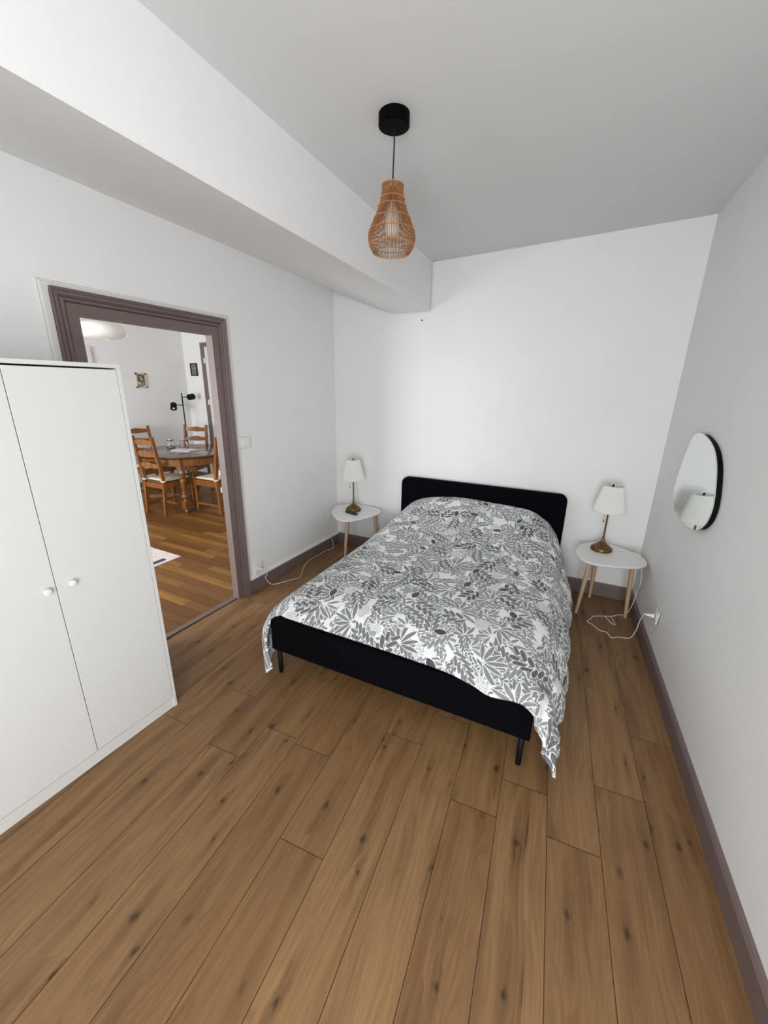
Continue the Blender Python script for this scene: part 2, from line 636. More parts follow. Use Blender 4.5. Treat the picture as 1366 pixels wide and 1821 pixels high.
def window(name, x0, x1, z0, z1):
    bm = bmesh.new()
    y0, y1 = YR - .10, YR - .05
    t = .06
    box(bm, x0, x1, y0, y1, z0, z0 + t)
    box(bm, x0, x1, y0, y1, z1 - t, z1)
    for xx in (x0, (x0 + x1) / 2 - t / 2, x1 - t):
        box(bm, xx, xx + t, y0, y1, z0 + t, z1 - t)
    w = struct(name, bm, M_white_trim)
    obj('pane', bxo(x0 + t, x1 - t, YR - .077, YR - .073, z0 + t, z1 - t), M_glass, w)


window('window_1', WX0, WX1, WZ0, WZ1)
window('window_2', -5.2, -3.4, 0.4, 2.5)
bm = bmesh.new()
box(bm, XD - .1, XD, YR - .1, YD + .1, -.09, 2.95)
struct('wall_dining_far', bm, M_wall)
bm = bmesh.new()
box(bm, XD, L - LT, YD, YD + .1, -.09, 2.95)
struct('wall_dining_right', bm, M_wall)
bm = bmesh.new()
box(bm, XD, L - LT, YR, YD, ZD, ZD + .1)
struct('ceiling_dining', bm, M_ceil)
# bedroom ceiling (slightly out of level)
bm = bmesh.new()
pts = [(LB - .6, YR - .05), (rx(YR) + .1, YR - .05), (R0 + .1, by(R0) + .1), (LB - .6, by(LB) + .1)]
a = [bm.verts.new((x, y, cz(x, y))) for x, y in pts]
b_ = [bm.verts.new((x, y, cz(x, y) + .1)) for x, y in pts]
bm.faces.new(a[::-1])
bm.faces.new(b_)
for i in range(4):
    bm.faces.new((a[i], a[(i + 1) % 4], b_[(i + 1) % 4], b_[i]))
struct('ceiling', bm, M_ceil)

# the beam box running along the left wall
bm = bmesh.new()
NY, NX = 40, 24
xk = -1.769


def under(s, y):
    """s 0..1 from the left wall to the beam's lower edge"""
    xr = LB + XS * (y - BB)
    zr = HB + CB * (y - BB)
    zl = HL + CB * (y - B)
    x = L + s * (xr - L)
    lin = zl + s * (zr - zl)
    sk = (xk - L) / (LB - L)
    t = min(1, s / sk)
    kink = zl + (zr + .006 - zl) * (t * 1.12 - 0.12 * t * t)
    kink = max(kink, zr) if s < sk else zr + .006 * (1 - (s - sk) / (1 - sk))
    w = max(0, min(1, (y - 1.2) / (B - 1.2)))
    w = w * w
    return x, lin * (1 - w) + kink * w


grid = []
for j in range(NY + 1):
    row = []
    t = j / NY
    for i in range(NX + 1):
        s = i / NX
        yb = YR + (by(LB) - YR) * t
        x, z = under(s, yb)
        y = YR - .02 + (by(x) + .004 - YR) * t
        row.append(bm.verts.new((x, y, z)))
    grid.append(row)
for j in range(NY):
    for i in range(NX):
        f = bm.faces.new((grid[j][i], grid[j + 1][i], grid[j + 1][i + 1], grid[j][i + 1]))
        f.smooth = True
tops = []
for j in range(NY + 1):
    v = grid[j][NX].co
    tops.append(bm.verts.new((v.x, v.y, cz(v.x, v.y) + .03)))
lo2 = [bm.verts.new(grid[j][NX].co) for j in range(NY + 1)]
for j in range(NY):
    bm.faces.new((lo2[j], lo2[j + 1], tops[j + 1], tops[j]))
tl = [bm.verts.new((L, grid[j][0].co.y, 2.93)) for j in (0, NY)]
bm.faces.new((tops[0], tops[NY], tl[1], tl[0]))
me = bpy.data.meshes.new('ceiling_beam')
bmesh.ops.recalc_face_normals(bm, faces=bm.faces)
bm.to_mesh(me)
bm.free()
o = link('ceiling_beam', me, M_wall)
o['kind'] = 'structure'

# ---- door casing (mauve), white plaster band, threshold
PROF = [(0, .010), (.054, .010), (.057, .004), (.061, .020), (.070, .024), (.078, .014), (.086, .026), (.096, .030), (.100, .024), (.113, .034), (.116, .0)]


def casing(prof, y0, y1, z1, xw, sgn, bm):
    paths = []
    for d, h in prof:
        x = xw + sgn * h
        paths.append([(x, y0 - d, 0), (x, y0 - d, z1 + d), (x, y1 + d, z1 + d), (x, y1 + d, 0)])
    V = [[bm.verts.new(p) for p in pp] for pp in paths]
    for a, b in zip(V, V[1:]):
        for i in range(3):
            bm.faces.new((a[i], a[i + 1], b[i + 1], b[i]))


bm = bmesh.new()
casing(PROF, DY0, DY1, DZ, L, 1, bm)
casing(PROF, DY0, DY1, DZ, L - LT, -1, bm)
# jamb lining
xa, xb = L - LT - .0098, L + .0098
box(bm, xa, xb, DY0 - .012, DY0, 0, DZ)
box(bm, xa, xb, DY1, DY1 + .012, 0, DZ)
box(bm, xa, xb, DY0 - .012, DY1 + .012, DZ, DZ + .012)
# plinth blocks
box(bm, L, L + .036, DY1 + .062, DY1 + .118, 0, .125)
o = struct('door_1', bm, M_mauve)
bm = bmesh.new()
box(bm, L + .0, L + .040, DY1 - .004, DY1 + .0, 0.49, .5)
bm.free()
# hinges left on the jamb of the removed door
for zz in (0.90, 1.03):
    bm = bmesh.new()
    tube(bm, [(L - LT - .013, DY1 - .001, zz), (L - LT - .013, DY1 - .001, zz + .04)], .006, 8)
    h = obj('hinge', bm, M_white_trim, o)
bm = bmesh.new()
wp = [(.1165, .0), (.1165, .014), (.145, .016), (.150, .005), (.156, .010), (.160, 0)]
casing(wp, DY0 + .0, DY1, DZ - .018, L, 1, bm)
struct('trim_1', bm, M_white_trim)
bm = bmesh.new()
box(bm, L - LT - .012, L - .009, DY0, DY1, -.002, .008)
struct('trim_2', bm, M_mauve)
bm = bmesh.new()
box(bm, L - .009, L - .003, DY0, DY1, -.003, .001)
struct('trim_3', bm, M_dark_gap)

# ---- baseboards
HBB = .119


def baseboard(name, p0, p1, nrm, h, t, mat, lip=None):
    p0, p1, n = Vector(p0), Vector(p1), Vector(nrm).normalized()
    q = [(0, 0), (t, 0), (t, h - .012), (t - .008, h), (0, h)]
    bm = bmesh.new()
    prism(bm, [Vector((p0.x + n.x * a, p0.y + n.y * a, z)) for a, z in q], Vector((p1.x - p0.x, p1.y - p0.y, 0)))
    struct(name, bm, mat)
    if lip:
        bm = bmesh.new()
        q = [(0, h), (t + .002, h), (t + .002, h + .008), (0, h + .028)]
        prism(bm, [Vector((p0.x + n.x * a, p0.y + n.y * a, z)) for a, z in q], Vector((p1.x - p0.x, p1.y - p0.y, 0)))
        struct(lip, bm, M_white_trim)


baseboard('baseboard_left', (L, DY1 + .122, 0), (L, by(L), 0), (1, 0, 0), HBB - .012, .020, M_mauve, 'trim_4')
baseboard('baseboard_back', (L + .02, by(L + .02), 0), (R0, by(R0), 0), (BW, -1, 0), HBB, .016, M_mauve)
baseboard('baseboard_right', (rx(YR), YR, 0), (rx(by(R0)), by(R0), 0), (-1, RS, 0), .105, .020, M_mauve)
baseboard('baseboard_rear', (L, YR, 0), (rx(YR), YR, 0), (0, 1, 0), .105, .02, M_mauve)
bm = bmesh.new()
box(bm, L, L + .02, YR, DY0 - .16, 0, HBB)
struct('baseboard_left_front', bm, M_mauve)

# ---- dining room door in its right wall, picture-height details
bm = bmesh.new()
dx0, dx1, dz = -5.947, -5.15, 2.285
for (a, b, c, d) in ((dx0 - .085, dx0, 0, dz), (dx1, dx1 + .085, 0, dz), (dx0 - .085, dx1 + .085, dz, dz + .06)):
    box(bm, a, b, YD - .03, YD, c, d)
d2 = struct('door_2', bm, M_mauve)
obj('door_leaf', bxo(dx0 + .004, dx1 - .004, YD - .022, YD + .0, 0.01, dz - .004), M_laminate_white, d2)
for zz in (2.02, 1.35, .5):
    bm = bmesh.new()
    tube(bm, [(dx0 - .004, YD - .034, zz), (dx0 - .004, YD - .034, zz + .085)], .013, 8)
    obj('door_hinge', bm, M_plastic_white, d2)
bm = bmesh.new()
box(bm, XD, XD + .035, 2.3, 3.44, 0, 2.165)
o = struct('door_3', bm, M_white_trim)
bm = bmesh.new()
box(bm, XD, XD + .018, 3.5, YD, 0, .12)
struct('baseboard_dining_far', bm, M_mauve)
bm = bmesh.new()
box(bm, XD, dx0 - .09, YD - .018, YD, 0, .12)
struct('baseboard_dining_right', bm, M_mauve)

# nail in the back wall
bm = bmesh.new()
lathe(bm, [(.0035, 0), (.0035, .012), (.006, .012), (.006, .015)], 10)
o = obj('nail', bm, M_black_metal)
o.rotation_euler = (pi / 2, 0, 0)
o.location = (-1.474, by(-1.474) + .002, 2.251)
tag(o, 'tiny dark nail in the back wall just under the beam', 'nail')

# ------------------------------------------------------------------ wardrobe
XW, YW0, YW1, ZW = -1.798, 0.265, 1.060, 1.76
DW = .55
wr = thing('wardrobe', 'tall white two-door wardrobe standing in front of the left wall', 'wardrobe', (XW - DW / 2, (YW0 + YW1) / 2, 0))
ox, oy = XW - DW / 2, (YW0 + YW1) / 2
wb = lambda x0, x1, y0, y1, z0, z1: bxo(x0 - ox, x1 - ox, y0 - oy, y1 - oy, z0, z1)
for ya, yb in ((YW0, YW0 + .016), (YW1 - .016, YW1)):
    bevel(obj('side_panel', wb(XW - DW, XW, ya, yb, 0, ZW - .016), M_laminate_white, wr), .001)
bevel(obj('top_panel', wb(XW - DW, XW, YW0, YW1, ZW - .016, ZW), M_laminate_white, wr), .001)
obj('back_panel', wb(XW - DW, XW - DW + .005, YW0 + .016, YW1 - .016, .04, ZW - .016), M_laminate_white, wr)
obj('bottom_panel', wb(XW - DW + .005, XW - .02, YW0 + .016, YW1 - .016, .05, .066), M_laminate_white, wr)
obj('plinth', wb(XW - .018, XW - .006, YW0 + .016, YW1 - .016, 0, .060), M_laminate_white, wr)
ym = .6625
for k, (ya, yb, ky) in enumerate(((YW0 + .018, ym - .0015, .626), (ym + .0015, YW1 - .018, .713))):
    dr = bevel(obj('door', wb(XW - .017, XW - .001, ya, yb, .066, ZW - .0225), M_laminate_white, wr), .001)
    bm = bmesh.new()
    lathe(bm, [(.0065, 0), (.0065, .010), (.009, .012), (.0130, .014), (.0140, .017), (.013, .020), (.009, .0215)], 24)
    kn = obj('knob', bm, M_knob, dr, sharp=40)
    kn.rotation_euler = (0, pi / 2, 0)
    kn.location = (XW - .001 - ox, ky - oy, .904)

# ------------------------------------------------------------------ bed
BR = radians(1.75)
FC = Vector((-.776, 1.532, 0))           # front face centre of the footboard
bed = thing('bed', 'double bed with black fabric headboard and footboard on thin metal legs', 'bed', FC, BR)
BWD, BLN = 1.476, 1.995


def panel(w, h, t, r, z0, rb=.03):
    """rounded upright panel in x-z, thickness along y"""
    pts = []
    for cx_, cz_, a0, rr in ((w / 2 - r, h - r, 0, r), (-w / 2 + r, h - r, 90, r), (-w / 2 + rb, rb, 180, rb), (w / 2 - rb, rb, 270, rb)):
        for k in range(9):
            a = radians(a0 + 90 * k / 8)
            pts.append((cx_ + rr * cos(a), 0, z0 + cz_ + rr * sin(a)))
    bm = bmesh.new()
    prism(bm, pts, (0, t, 0))
    return bm


def upholstered(name, *a):
    o = obj(name, panel(*a), M_black_fabric, bed, sharp=50)
    bevel(o, .016, 4)
    return o


upholstered('footboard', BWD, .208, .055, .022, .172, .008)
hb = upholstered('headboard', BWD + .004, .62, .060, .065, .245, .01)
hb.location = (0, BLN - .060, 0)
for s in (-1, 1):
    o = bevel(obj('side_rail', bxo(s * (BWD / 2 - .045) - .0, s * (BWD / 2 - .01), .055, BLN - .06, .185, .375), M_black_fabric, bed), .01, 3)
bm = bmesh.new()
for k in range(14):
    yy = .12 + k * .135
    box(bm, -BWD / 2 + .045, BWD / 2 - .045, yy, yy + .07, .215, .232)
obj('slats', bm, M_beech, bed)
for (sx, yy) in ((-1, .028), (1, .028), (-1, BLN - .05), (1, BLN - .05)):
    bm = bmesh.new()
    tube(bm, [(sx * (BWD / 2 - .035), yy, .18), (sx * (BWD / 2 - .035), yy, 0.004), (sx * (BWD / 2 - .035), yy, 0.0)], [.0145, .0135, .011], 14)
    obj('leg', bm, M_black_metal, bed, smooth=True)
bm = bmesh.new()
box(bm, -.69, .69, .072, BLN - .075, .234, .400)
mt = bevel(obj('mattress', bm, M_mattress), .035, 4)
mt.location, mt.rotation_euler = FC, (0, 0, BR)
tag(mt, 'white mattress in the black bed, mostly under the patterned duvet', 'mattress')

# ---- duvet print


def duvet_material():
    n = NT('leaf_print_cotton')
    uv = n.coord('UV')
    warp = n.t.nodes.new('ShaderNodeTexNoise')
    n.set(warp.inputs['Vector'], uv)
    warp.inputs['Scale'].default_value = 9
    warp.inputs['Detail'].default_value = 2
    wv = n.vm('SCALE', n.vm('SUBTRACT', warp.outputs['Color'], (0.5, 0.5, 0.5)), scale=0.018)
    uv = n.vm('SCALE', n.vm('ADD', uv, wv), scale=0.76)
    white = (0.85, 0.86, 0.865)
    inkn = n.noise(uv, 240, 2, 0.6)
    col = None

    def leaves(scale, off, N, length, width, fan, tone, tonevar, petal=False, prob=0.0, dots=False):
        """palmate fans of N lens-shaped leaflets around each Voronoi centre"""
        nonlocal col
        p = n.vm('ADD', uv, off)
        v = n.voro(p, scale, 0.85)
        d = n.xyz(n.vm('SUBTRACT', p, n.vm('SCALE', v.outputs['Position'], scale=1.0)))
        cr = n.xyz(v.outputs['Color'])
        rr = n.m('SQRT', n.m('ADD', n.m('MULTIPLY', d[0], d[0]), n.m('MULTIPLY', d[1], d[1])))
        th = n.m('ARCTAN2', d[1], d[0])
        th = n.m('ADD', th, n.m('MULTIPLY', cr[0], 2 * pi))
        t = n.m('MULTIPLY', th, N / (2 * pi))
        idx = n.m('FLOOR', t)
        fr = n.m('SUBTRACT', n.m('SUBTRACT', t, idx), 0.5)
        idx = n.m('FLOORED_MODULO', idx, float(N))
        ta = n.m('MULTIPLY', fr, 2 * pi / N)
        la = n.m('MULTIPLY', rr, n.m('COSINE', ta))
        lb = n.m('ABSOLUTE', n.m('MULTIPLY', rr, n.m('SINE', ta)))
        lr = n.m('FRACT', n.m('MULTIPLY', n.m('SINE', n.m('ADD', n.m('MULTIPLY', idx, 12.9898), n.m('MULTIPLY', cr[1], 78.2))), 437.58))
        ll = n.m('MULTIPLY', length, n.m('ADD', 0.75, n.m('MULTIPLY', lr, 0.35)))
        s = n.m('DIVIDE', la, ll)
        s0 = 0.10 if not petal else 0.0
        sh = n.m('MULTIPLY', n.m('SUBTRACT', s, s0), n.m('SUBTRACT', 1.0, s))
        if petal:
            sh = n.m('SQRT', n.m('MAXIMUM', sh, 0.0))
            wd = n.m('MULTIPLY', sh, width * 2.0)
        else:
            wd = n.m('MULTIPLY', sh, width * 4.0)
        infan = n.m('LESS_THAN', idx, fan)
        if prob > 0:
            infan = n.m('MULTIPLY', infan, n.m('GREATER_THAN', cr[2], prob))
        valid = n.m('MULTIPLY', infan, n.m('GREATER_THAN', sh, 0.0))
        diff = n.m('SUBTRACT', wd, lb)
        aa = 0.0009
        halo = n.m('MULTIPLY', infan, n.mr(n.m('ADD', diff, 0.0032), 0.0, aa))
        halo = n.m('MULTIPLY', halo, n.m('MULTIPLY', n.m('GREATER_THAN', s, s0 - .06), n.m('LESS_THAN', s, 1.05)))
        fill = n.m('MULTIPLY', valid, n.mr(diff, 0.0, aa))
        # midrib, veins and a darker outline
        rib = n.mr(lb, 0.0006, 0.0016, 1.0, 0.0)
        vein = n.m('SINE', n.m('MULTIPLY', n.m('SUBTRACT', la, n.m('MULTIPLY', lb, 1.2)), 900.0 if not petal else 1100.0))
        vein = n.mr(vein, 0.2, 1.0, 0.0, 0.6)
        edge = n.mr(diff, 0.0, 0.0026, 1.0, 0.0)
        dk = n.m('MAXIMUM', n.m('MAXIMUM', rib, vein), n.m('MULTIPLY', edge, 0.9))
        dk = n.m('ADD', n.m('MULTIPLY', dk, 0.55), n.m('MULTIPLY', n.m('SUBTRACT', inkn, 0.4), 0.8), clamp=True)
        tv = n.m('ADD', tone, n.m('MULTIPLY', n.m('SUBTRACT', cr[1], 0.5), tonevar))
        light = n.comb(tv, n.m('MULTIPLY', tv, n.m('ADD', 1.03, n.m('MULTIPLY', cr[0], .08))), n.m('MULTIPLY', tv, 1.07))
        dark = n.vm('SCALE', light, scale=0.28)
        lc = n.mix(dk, light, dark)
        if dots:
            dv = n.voro(uv, 230, 0.8)
            dm = n.mr(dv.outputs['Distance'], 0.25, 0.42, 1.0, 0.0)
            lc = n.mix(dm, white, (0.30, 0.32, 0.33))
        if col is None:
            col = white
        col = n.mix(halo, col, white)
        col = n.mix(fill, col, lc)


    def sprig(scale, off, sp, phi, width, length, K, tone, tonevar, prob=0.0):
        """pinnate sprigs: lens-shaped leaves in pairs along a curved stem"""
        nonlocal col
        p = n.vm('ADD', uv, off)
        v = n.voro(p, scale, 0.8)
        d = n.xyz(n.vm('SUBTRACT', p, v.outputs['Position']))
        cr = n.xyz(v.outputs['Color'])
        ang = n.m('MULTIPLY', cr[0], 2 * pi)
        ca, sa = n.m('COSINE', ang), n.m('SINE', ang)
        a = n.m('ADD', n.m('MULTIPLY', d[0], ca), n.m('MULTIPLY', d[1], sa))
        b = n.m('SUBTRACT', n.m('MULTIPLY', d[1], ca), n.m('MULTIPLY', d[0], sa))
        b = n.m('ADD', b, n.m('MULTIPLY', n.m('MULTIPLY', a, a), 2.6))
        a = n.m('ADD', a, sp * K * 0.5 + length * .35)
        side = n.m('GREATER_THAN', b, 0.0)
        ab = n.m('ABSOLUTE', b)
        t = n.m('DIVIDE', n.m('ADD', n.m('SUBTRACT', a, n.m('MULTIPLY', ab, 1 / math.tan(phi))), n.m('MULTIPLY', side, sp * .45)), sp)
        k = n.m('FLOOR', t)
        fr = n.m('SUBTRACT', n.m('SUBTRACT', t, k), 0.5)
        lb = n.m('ABSOLUTE', n.m('MULTIPLY', fr, sp * sin(phi)))
        la = n.m('DIVIDE', ab, sin(phi))
        kk = n.m('DIVIDE', n.m('ADD', k, .5), float(K))
        env = n.m('SQRT', n.m('MAXIMUM', n.m('MULTIPLY', n.m('SUBTRACT', 1.05, kk), n.m('ADD', kk, .35)), 0.02))
        ll = n.m('MULTIPLY', length * 1.45, env)
        s = n.m('DIVIDE', la, ll)
        sh = n.m('MULTIPLY', n.m('SUBTRACT', s, .04), n.m('SUBTRACT', 1.0, s))
        wd = n.m('MULTIPLY', sh, width * 4.0)
        ok = n.m('MULTIPLY', n.m('GREATER_THAN', k, -.5), n.m('LESS_THAN', k, K - .5))
        if prob:
            ok = n.m('MULTIPLY', ok, n.m('GREATER_THAN', cr[2], prob))
        diff = n.m('SUBTRACT', wd, lb)
        halo = n.m('MULTIPLY', ok, n.mr(n.m('ADD', diff, .0036), 0.0, .001))
        halo = n.m('MULTIPLY', halo, n.m('LESS_THAN', s, 1.04))
        fill = n.m('MULTIPLY', n.m('MULTIPLY', ok, n.m('GREATER_THAN', sh, 0.0)), n.mr(diff, 0.0, .001))
        stem = n.m('MULTIPLY', n.mr(ab, .0012, .0022, 1.0, 0.0), n.m('MULTIPLY', n.m('GREATER_THAN', a, -.012), n.m('LESS_THAN', a, sp * K)))
        if prob:
            stem = n.m('MULTIPLY', stem, n.m('GREATER_THAN', cr[2], prob))
        rib = n.mr(lb, .0007, .0018, 1.0, 0.0)
        vein = n.mr(n.m('SINE', n.m('MULTIPLY', n.m('SUBTRACT', la, n.m('MULTIPLY', lb, 1.1)), 800.0)), .3, 1.0, 0.0, .5)
        edge = n.mr(diff, 0.0, .0030, 1.0, 0.0)
        dk = n.m('MAXIMUM', n.m('MAXIMUM', rib, vein), edge)
        dk = n.m('ADD', n.m('MULTIPLY', dk, .5), n.m('MULTIPLY', n.m('SUBTRACT', inkn, .4), .8), clamp=True)
        tv = n.m('ADD', tone, n.m('MULTIPLY', n.m('SUBTRACT', cr[1], .5), tonevar))
        light = n.comb(tv, n.m('MULTIPLY', tv, 1.06), n.m('MULTIPLY', tv, 1.07))
        lc = n.mix(dk, light, n.vm('SCALE', light, scale=.28))
        col = n.mix(halo, col, white)
        col = n.mix(stem, col, (.25, .27, .27))
        col = n.mix(fill, col, lc)

    col = white
    sprig(12.5, (.31, .77, 0), .020, .75, .0068, .036, 4, 0.362, .14)
    sprig(10.5, (1.13, .37, 0), .022, .62, .0075, .042, 4, 0.319, .14)
    leaves(9.0, (0.57, 0.11, 0), 9, .075, .0090, 4, 0.362, .14)
    leaves(7.6, (0.21, 0.93, 0), 5, .036, .016, 5, 0.520, .1, petal=True, prob=.60, dots=True)
    leaves(6.6, (0.83, 0.42, 0), 5, .042, .0140, 5, 0.478, .10, petal=True, prob=.50)
    sprig(7.4, (2.31, 1.77, 0), .027, .70, .0100, .052, 5, 0.290, .14, prob=.22)
    leaves(6.4, (1.37, 0.19, 0), 12, .100, .0105, 6, 0.319, .14, prob=.25)
    sprig(6.6, (3.11, .47, 0), .031, .85, .0125, .052, 3, 0.174, .10, prob=.50)
    leaves(5.6, (2.47, 2.61, 0), 3, .068, .0190, 1, 0.094, .05, prob=.55)
    return n.P(col=col, rough=0.85, spec=0.2, sheen=0.1)


M_duvet = duvet_material()

# ---- duvet surface: control rows from the foot (v=0) to the headboard
# columns: left hem, left side, left shoulder, ... right shoulder, right side, right hem
ROWS = [
    # from the foot of the bed to the headboard
    [(-1.482, 1.458, .075), (-1.545, 1.490, .190), (-1.545, 1.522, .315), (-1.487, 1.548, .392), (-1.40, 1.543, .399), (-1.10, 1.548, .398), (-.78, 1.553, .398), (-.48, 1.550, .400), (-.32, 1.517, .405), (-.23, 1.492, .398), (-.12, 1.490, .418), (-.045, 1.490, .398), (.004, 1.488, .305), (.045, 1.492, .190), (.093, 1.500, .090)],
    [(-1.535, 1.475, .030), (-1.605, 1.535, .195), (-1.578, 1.568, .335), (-1.500, 1.595, .420), (-1.40, 1.600, .434), (-1.10, 1.605, .434), (-.78, 1.605, .434), (-.48, 1.598, .434), (-.32, 1.562, .434), (-.23, 1.540, .432), (-.12, 1.535, .442), (-.042, 1.535, .420), (.016, 1.535, .328), (.050, 1.55, .225), (.080, 1.555, .135)],
    [(-1.580, 1.62, .125), (-1.625, 1.65, .220), (-1.595, 1.66, .355), (-1.510, 1.68, .440), (-1.38, 1.70, .478), (-1.10, 1.71, .490), (-.78, 1.71, .492), (-.48, 1.70, .490), (-.30, 1.66, .480), (-.22, 1.65, .476), (-.12, 1.65, .468), (-.036, 1.65, .436), (.024, 1.65, .350), (.056, 1.66, .260), (.072, 1.67, .175)],
    [(-1.605, 1.80, .130), (-1.625, 1.82, .235), (-1.595, 1.84, .365), (-1.505, 1.86, .455), (-1.36, 1.88, .502), (-1.10, 1.89, .515), (-.78, 1.89, .520), (-.48, 1.88, .515), (-.30, 1.86, .508), (-.22, 1.85, .500), (-.12, 1.85, .485), (-.035, 1.85, .440), (.032, 1.85, .360), (.065, 1.85, .270), (.080, 1.85, .190)],
    [(-1.60, 2.15, .135), (-1.62, 2.17, .24), (-1.59, 2.19, .37), (-1.505, 2.2, .462), (-1.36, 2.2, .512), (-1.10, 2.2, .525), (-.78, 2.2, .53), (-.48, 2.2, .527), (-.30, 2.2, .518), (-.22, 2.2, .508), (-.12, 2.2, .488), (-.04, 2.2, .440), (.025, 2.2, .355), (.058, 2.2, .270), (.070, 2.2, .190)],
    [(-1.60, 2.55, .14), (-1.62, 2.57, .245), (-1.59, 2.59, .38), (-1.505, 2.6, .475), (-1.36, 2.6, .53), (-1.10, 2.6, .545), (-.78, 2.6, .55), (-.48, 2.6, .545), (-.30, 2.6, .535), (-.22, 2.6, .522), (-.13, 2.6, .498), (-.055, 2.6, .448), (.008, 2.6, .360), (.045, 2.6, .275), (.058, 2.6, .195)],
    [(-1.60, 2.90, .145), (-1.615, 2.92, .25), (-1.585, 2.93, .40), (-1.50, 2.93, .505), (-1.36, 2.93, .57), (-1.10, 2.93, .60), (-.78, 2.93, .605), (-.48, 2.93, .60), (-.32, 2.93, .585), (-.24, 2.93, .565), (-.155, 2.93, .53), (-.08, 2.93, .468), (-.018, 2.93, .375), (.020, 2.93, .285), (.034, 2.93, .205)],
    [(-1.60, 3.2, .15), (-1.61, 3.2, .26), (-1.58, 3.2, .42), (-1.495, 3.2, .545), (-1.36, 3.2, .635), (-1.10, 3.2, .685), (-.78, 3.2, .695), (-.48, 3.2, .68), (-.34, 3.2, .665), (-.26, 3.2, .635), (-.185, 3.2, .585), (-.115, 3.2, .51), (-.058, 3.2, .40), (-.024, 3.2, .30), (-.01, 3.2, .215)],
    [(-1.595, 3.38, .15), (-1.60, 3.38, .27), (-1.57, 3.38, .44), (-1.49, 3.38, .58), (-1.36, 3.38, .675), (-1.10, 3.38, .735), (-.78, 3.38, .745), (-.48, 3.38, .73), (-.35, 3.38, .71), (-.28, 3.38, .68), (-.21, 3.38, .63), (-.145, 3.38, .545), (-.09, 3.38, .43), (-.055, 3.38, .32), (-.04, 3.38, .22)],
    [(-1.59, 3.455, .15), (-1.595, 3.455, .27), (-1.56, 3.455, .43), (-1.485, 3.46, .565), (-1.36, 3.47, .655), (-1.10, 3.475, .715), (-.78, 3.48, .725), (-.48, 3.483, .71), (-.35, 3.483, .69), (-.28, 3.483, .66), (-.21, 3.483, .61), (-.15, 3.48, .53), (-.10, 3.47, .42), (-.068, 3.46, .31), (-.055, 3.455, .22)],
]


def duvet_mesh():
    nr, nc = len(ROWS), len(ROWS[0])
    SU, SV = 14, 14
    rows = [crom(r, SU) for r in ROWS]
    cols = []
    for i in range(len(rows[0])):
        cols.append(crom([r[i] for r in rows], SV))
    NI, NJ = len(cols), len(cols[0])
    P = [[cols[i][j] for j in range(NJ)] for i in range(NI)]
    # arc-length uv from the middle row/column
    jm = NJ // 2
    ua = [0.0]
    for i in range(1, NI):
        ua.append(ua[-1] + (P[i][jm] - P[i - 1][jm]).length)
    im = NI // 2
    va = [0.0]
    for j in range(1, NJ):
        va.append(va[-1] + (P[im][j] - P[im][j - 1]).length)
    Q = [[None] * NJ for _ in range(NI)]
    for i in range(NI):
        for j in range(NJ):
            a = P[min(i + 1, NI - 1)][j] - P[max(i - 1, 0)][j]
            b = P[i][min(j + 1, NJ - 1)] - P[i][max(j - 1, 0)]
            nrm = a.cross(b)
            if nrm.length > 1e-9:
                nrm.normalize()
            p = P[i][j]
            u, v = ua[i], va[j]
            h = 0.0075 * noise.noise(Vector((u * 4.0, v * 3.0, 1.7)))
            h += 0.0045 * noise.noise(Vector((u * 11, v * 7, 5.1)))
            h += 0.0018 * noise.noise(Vector((u * 30, v * 24, 9.1)))
            # folds on the hanging sides
            wr_ = max(0.0, min(1.0, (u - (ua[-1] - .42)) / .36))
            wl_ = max(0.0, min(1.0, (.36 - u) / .30))
            ph = 3.0 * noise.noise(Vector((v * 1.5, 3.3, 0)))
            h += wr_ ** 1.3 * (0.016 * sin(v * 26 + ph * 2 + u * 3) + 0.010 * noise.noise(Vector((u * 9, v * 16, 2.2))))
            h += wl_ ** 1.3 * (0.014 * sin(v * 22 + ph * 2 + 1) + 0.010 * noise.noise(Vector((u * 9, v * 16, 7.2))))
            # the near right corner is bunched into narrow folds
            wc = wr_ * max(0.0, min(1.0, (.30 - v) / .28))
            h += wc * 0.012 * sin(u * 60 + v * 30)
            h = max(h, -.012) if 0.05 < v / va[-1] < .93 else h * .8
            Q[i][j] = p + nrm * h
            if Q[i][j].z < .012:
                Q[i][j].z = .012
    bm = bmesh.new()
    uvl = bm.loops.layers.uv.new('UVMap')
    V = [[bm.verts.new(Q[i][j]) for j in range(NJ)] for i in range(NI)]
    for i in range(NI - 1):
        for j in range(NJ - 1):
            f = bm.faces.new((V[i][j], V[i + 1][j], V[i + 1][j + 1], V[i][j + 1]))
            for lp, (a, b) in zip(f.loops, ((i, j), (i + 1, j), (i + 1, j + 1), (i, j + 1))):
                lp[uvl].uv = (ua[a] + 3, va[b] + 3)
            f.smooth = True
    me = bpy.data.meshes.new('duvet')
    bm.to_mesh(me)
    bm.free()
    o = link('duvet', me, M_duvet)
    sd = o.modifiers.new('thick', 'SOLIDIFY')
    sd.thickness, sd.offset = .014, -1
    return o


dv = duvet_mesh()
tag(dv, 'white duvet printed with grey leaves and flowers spread over the bed', 'duvet')

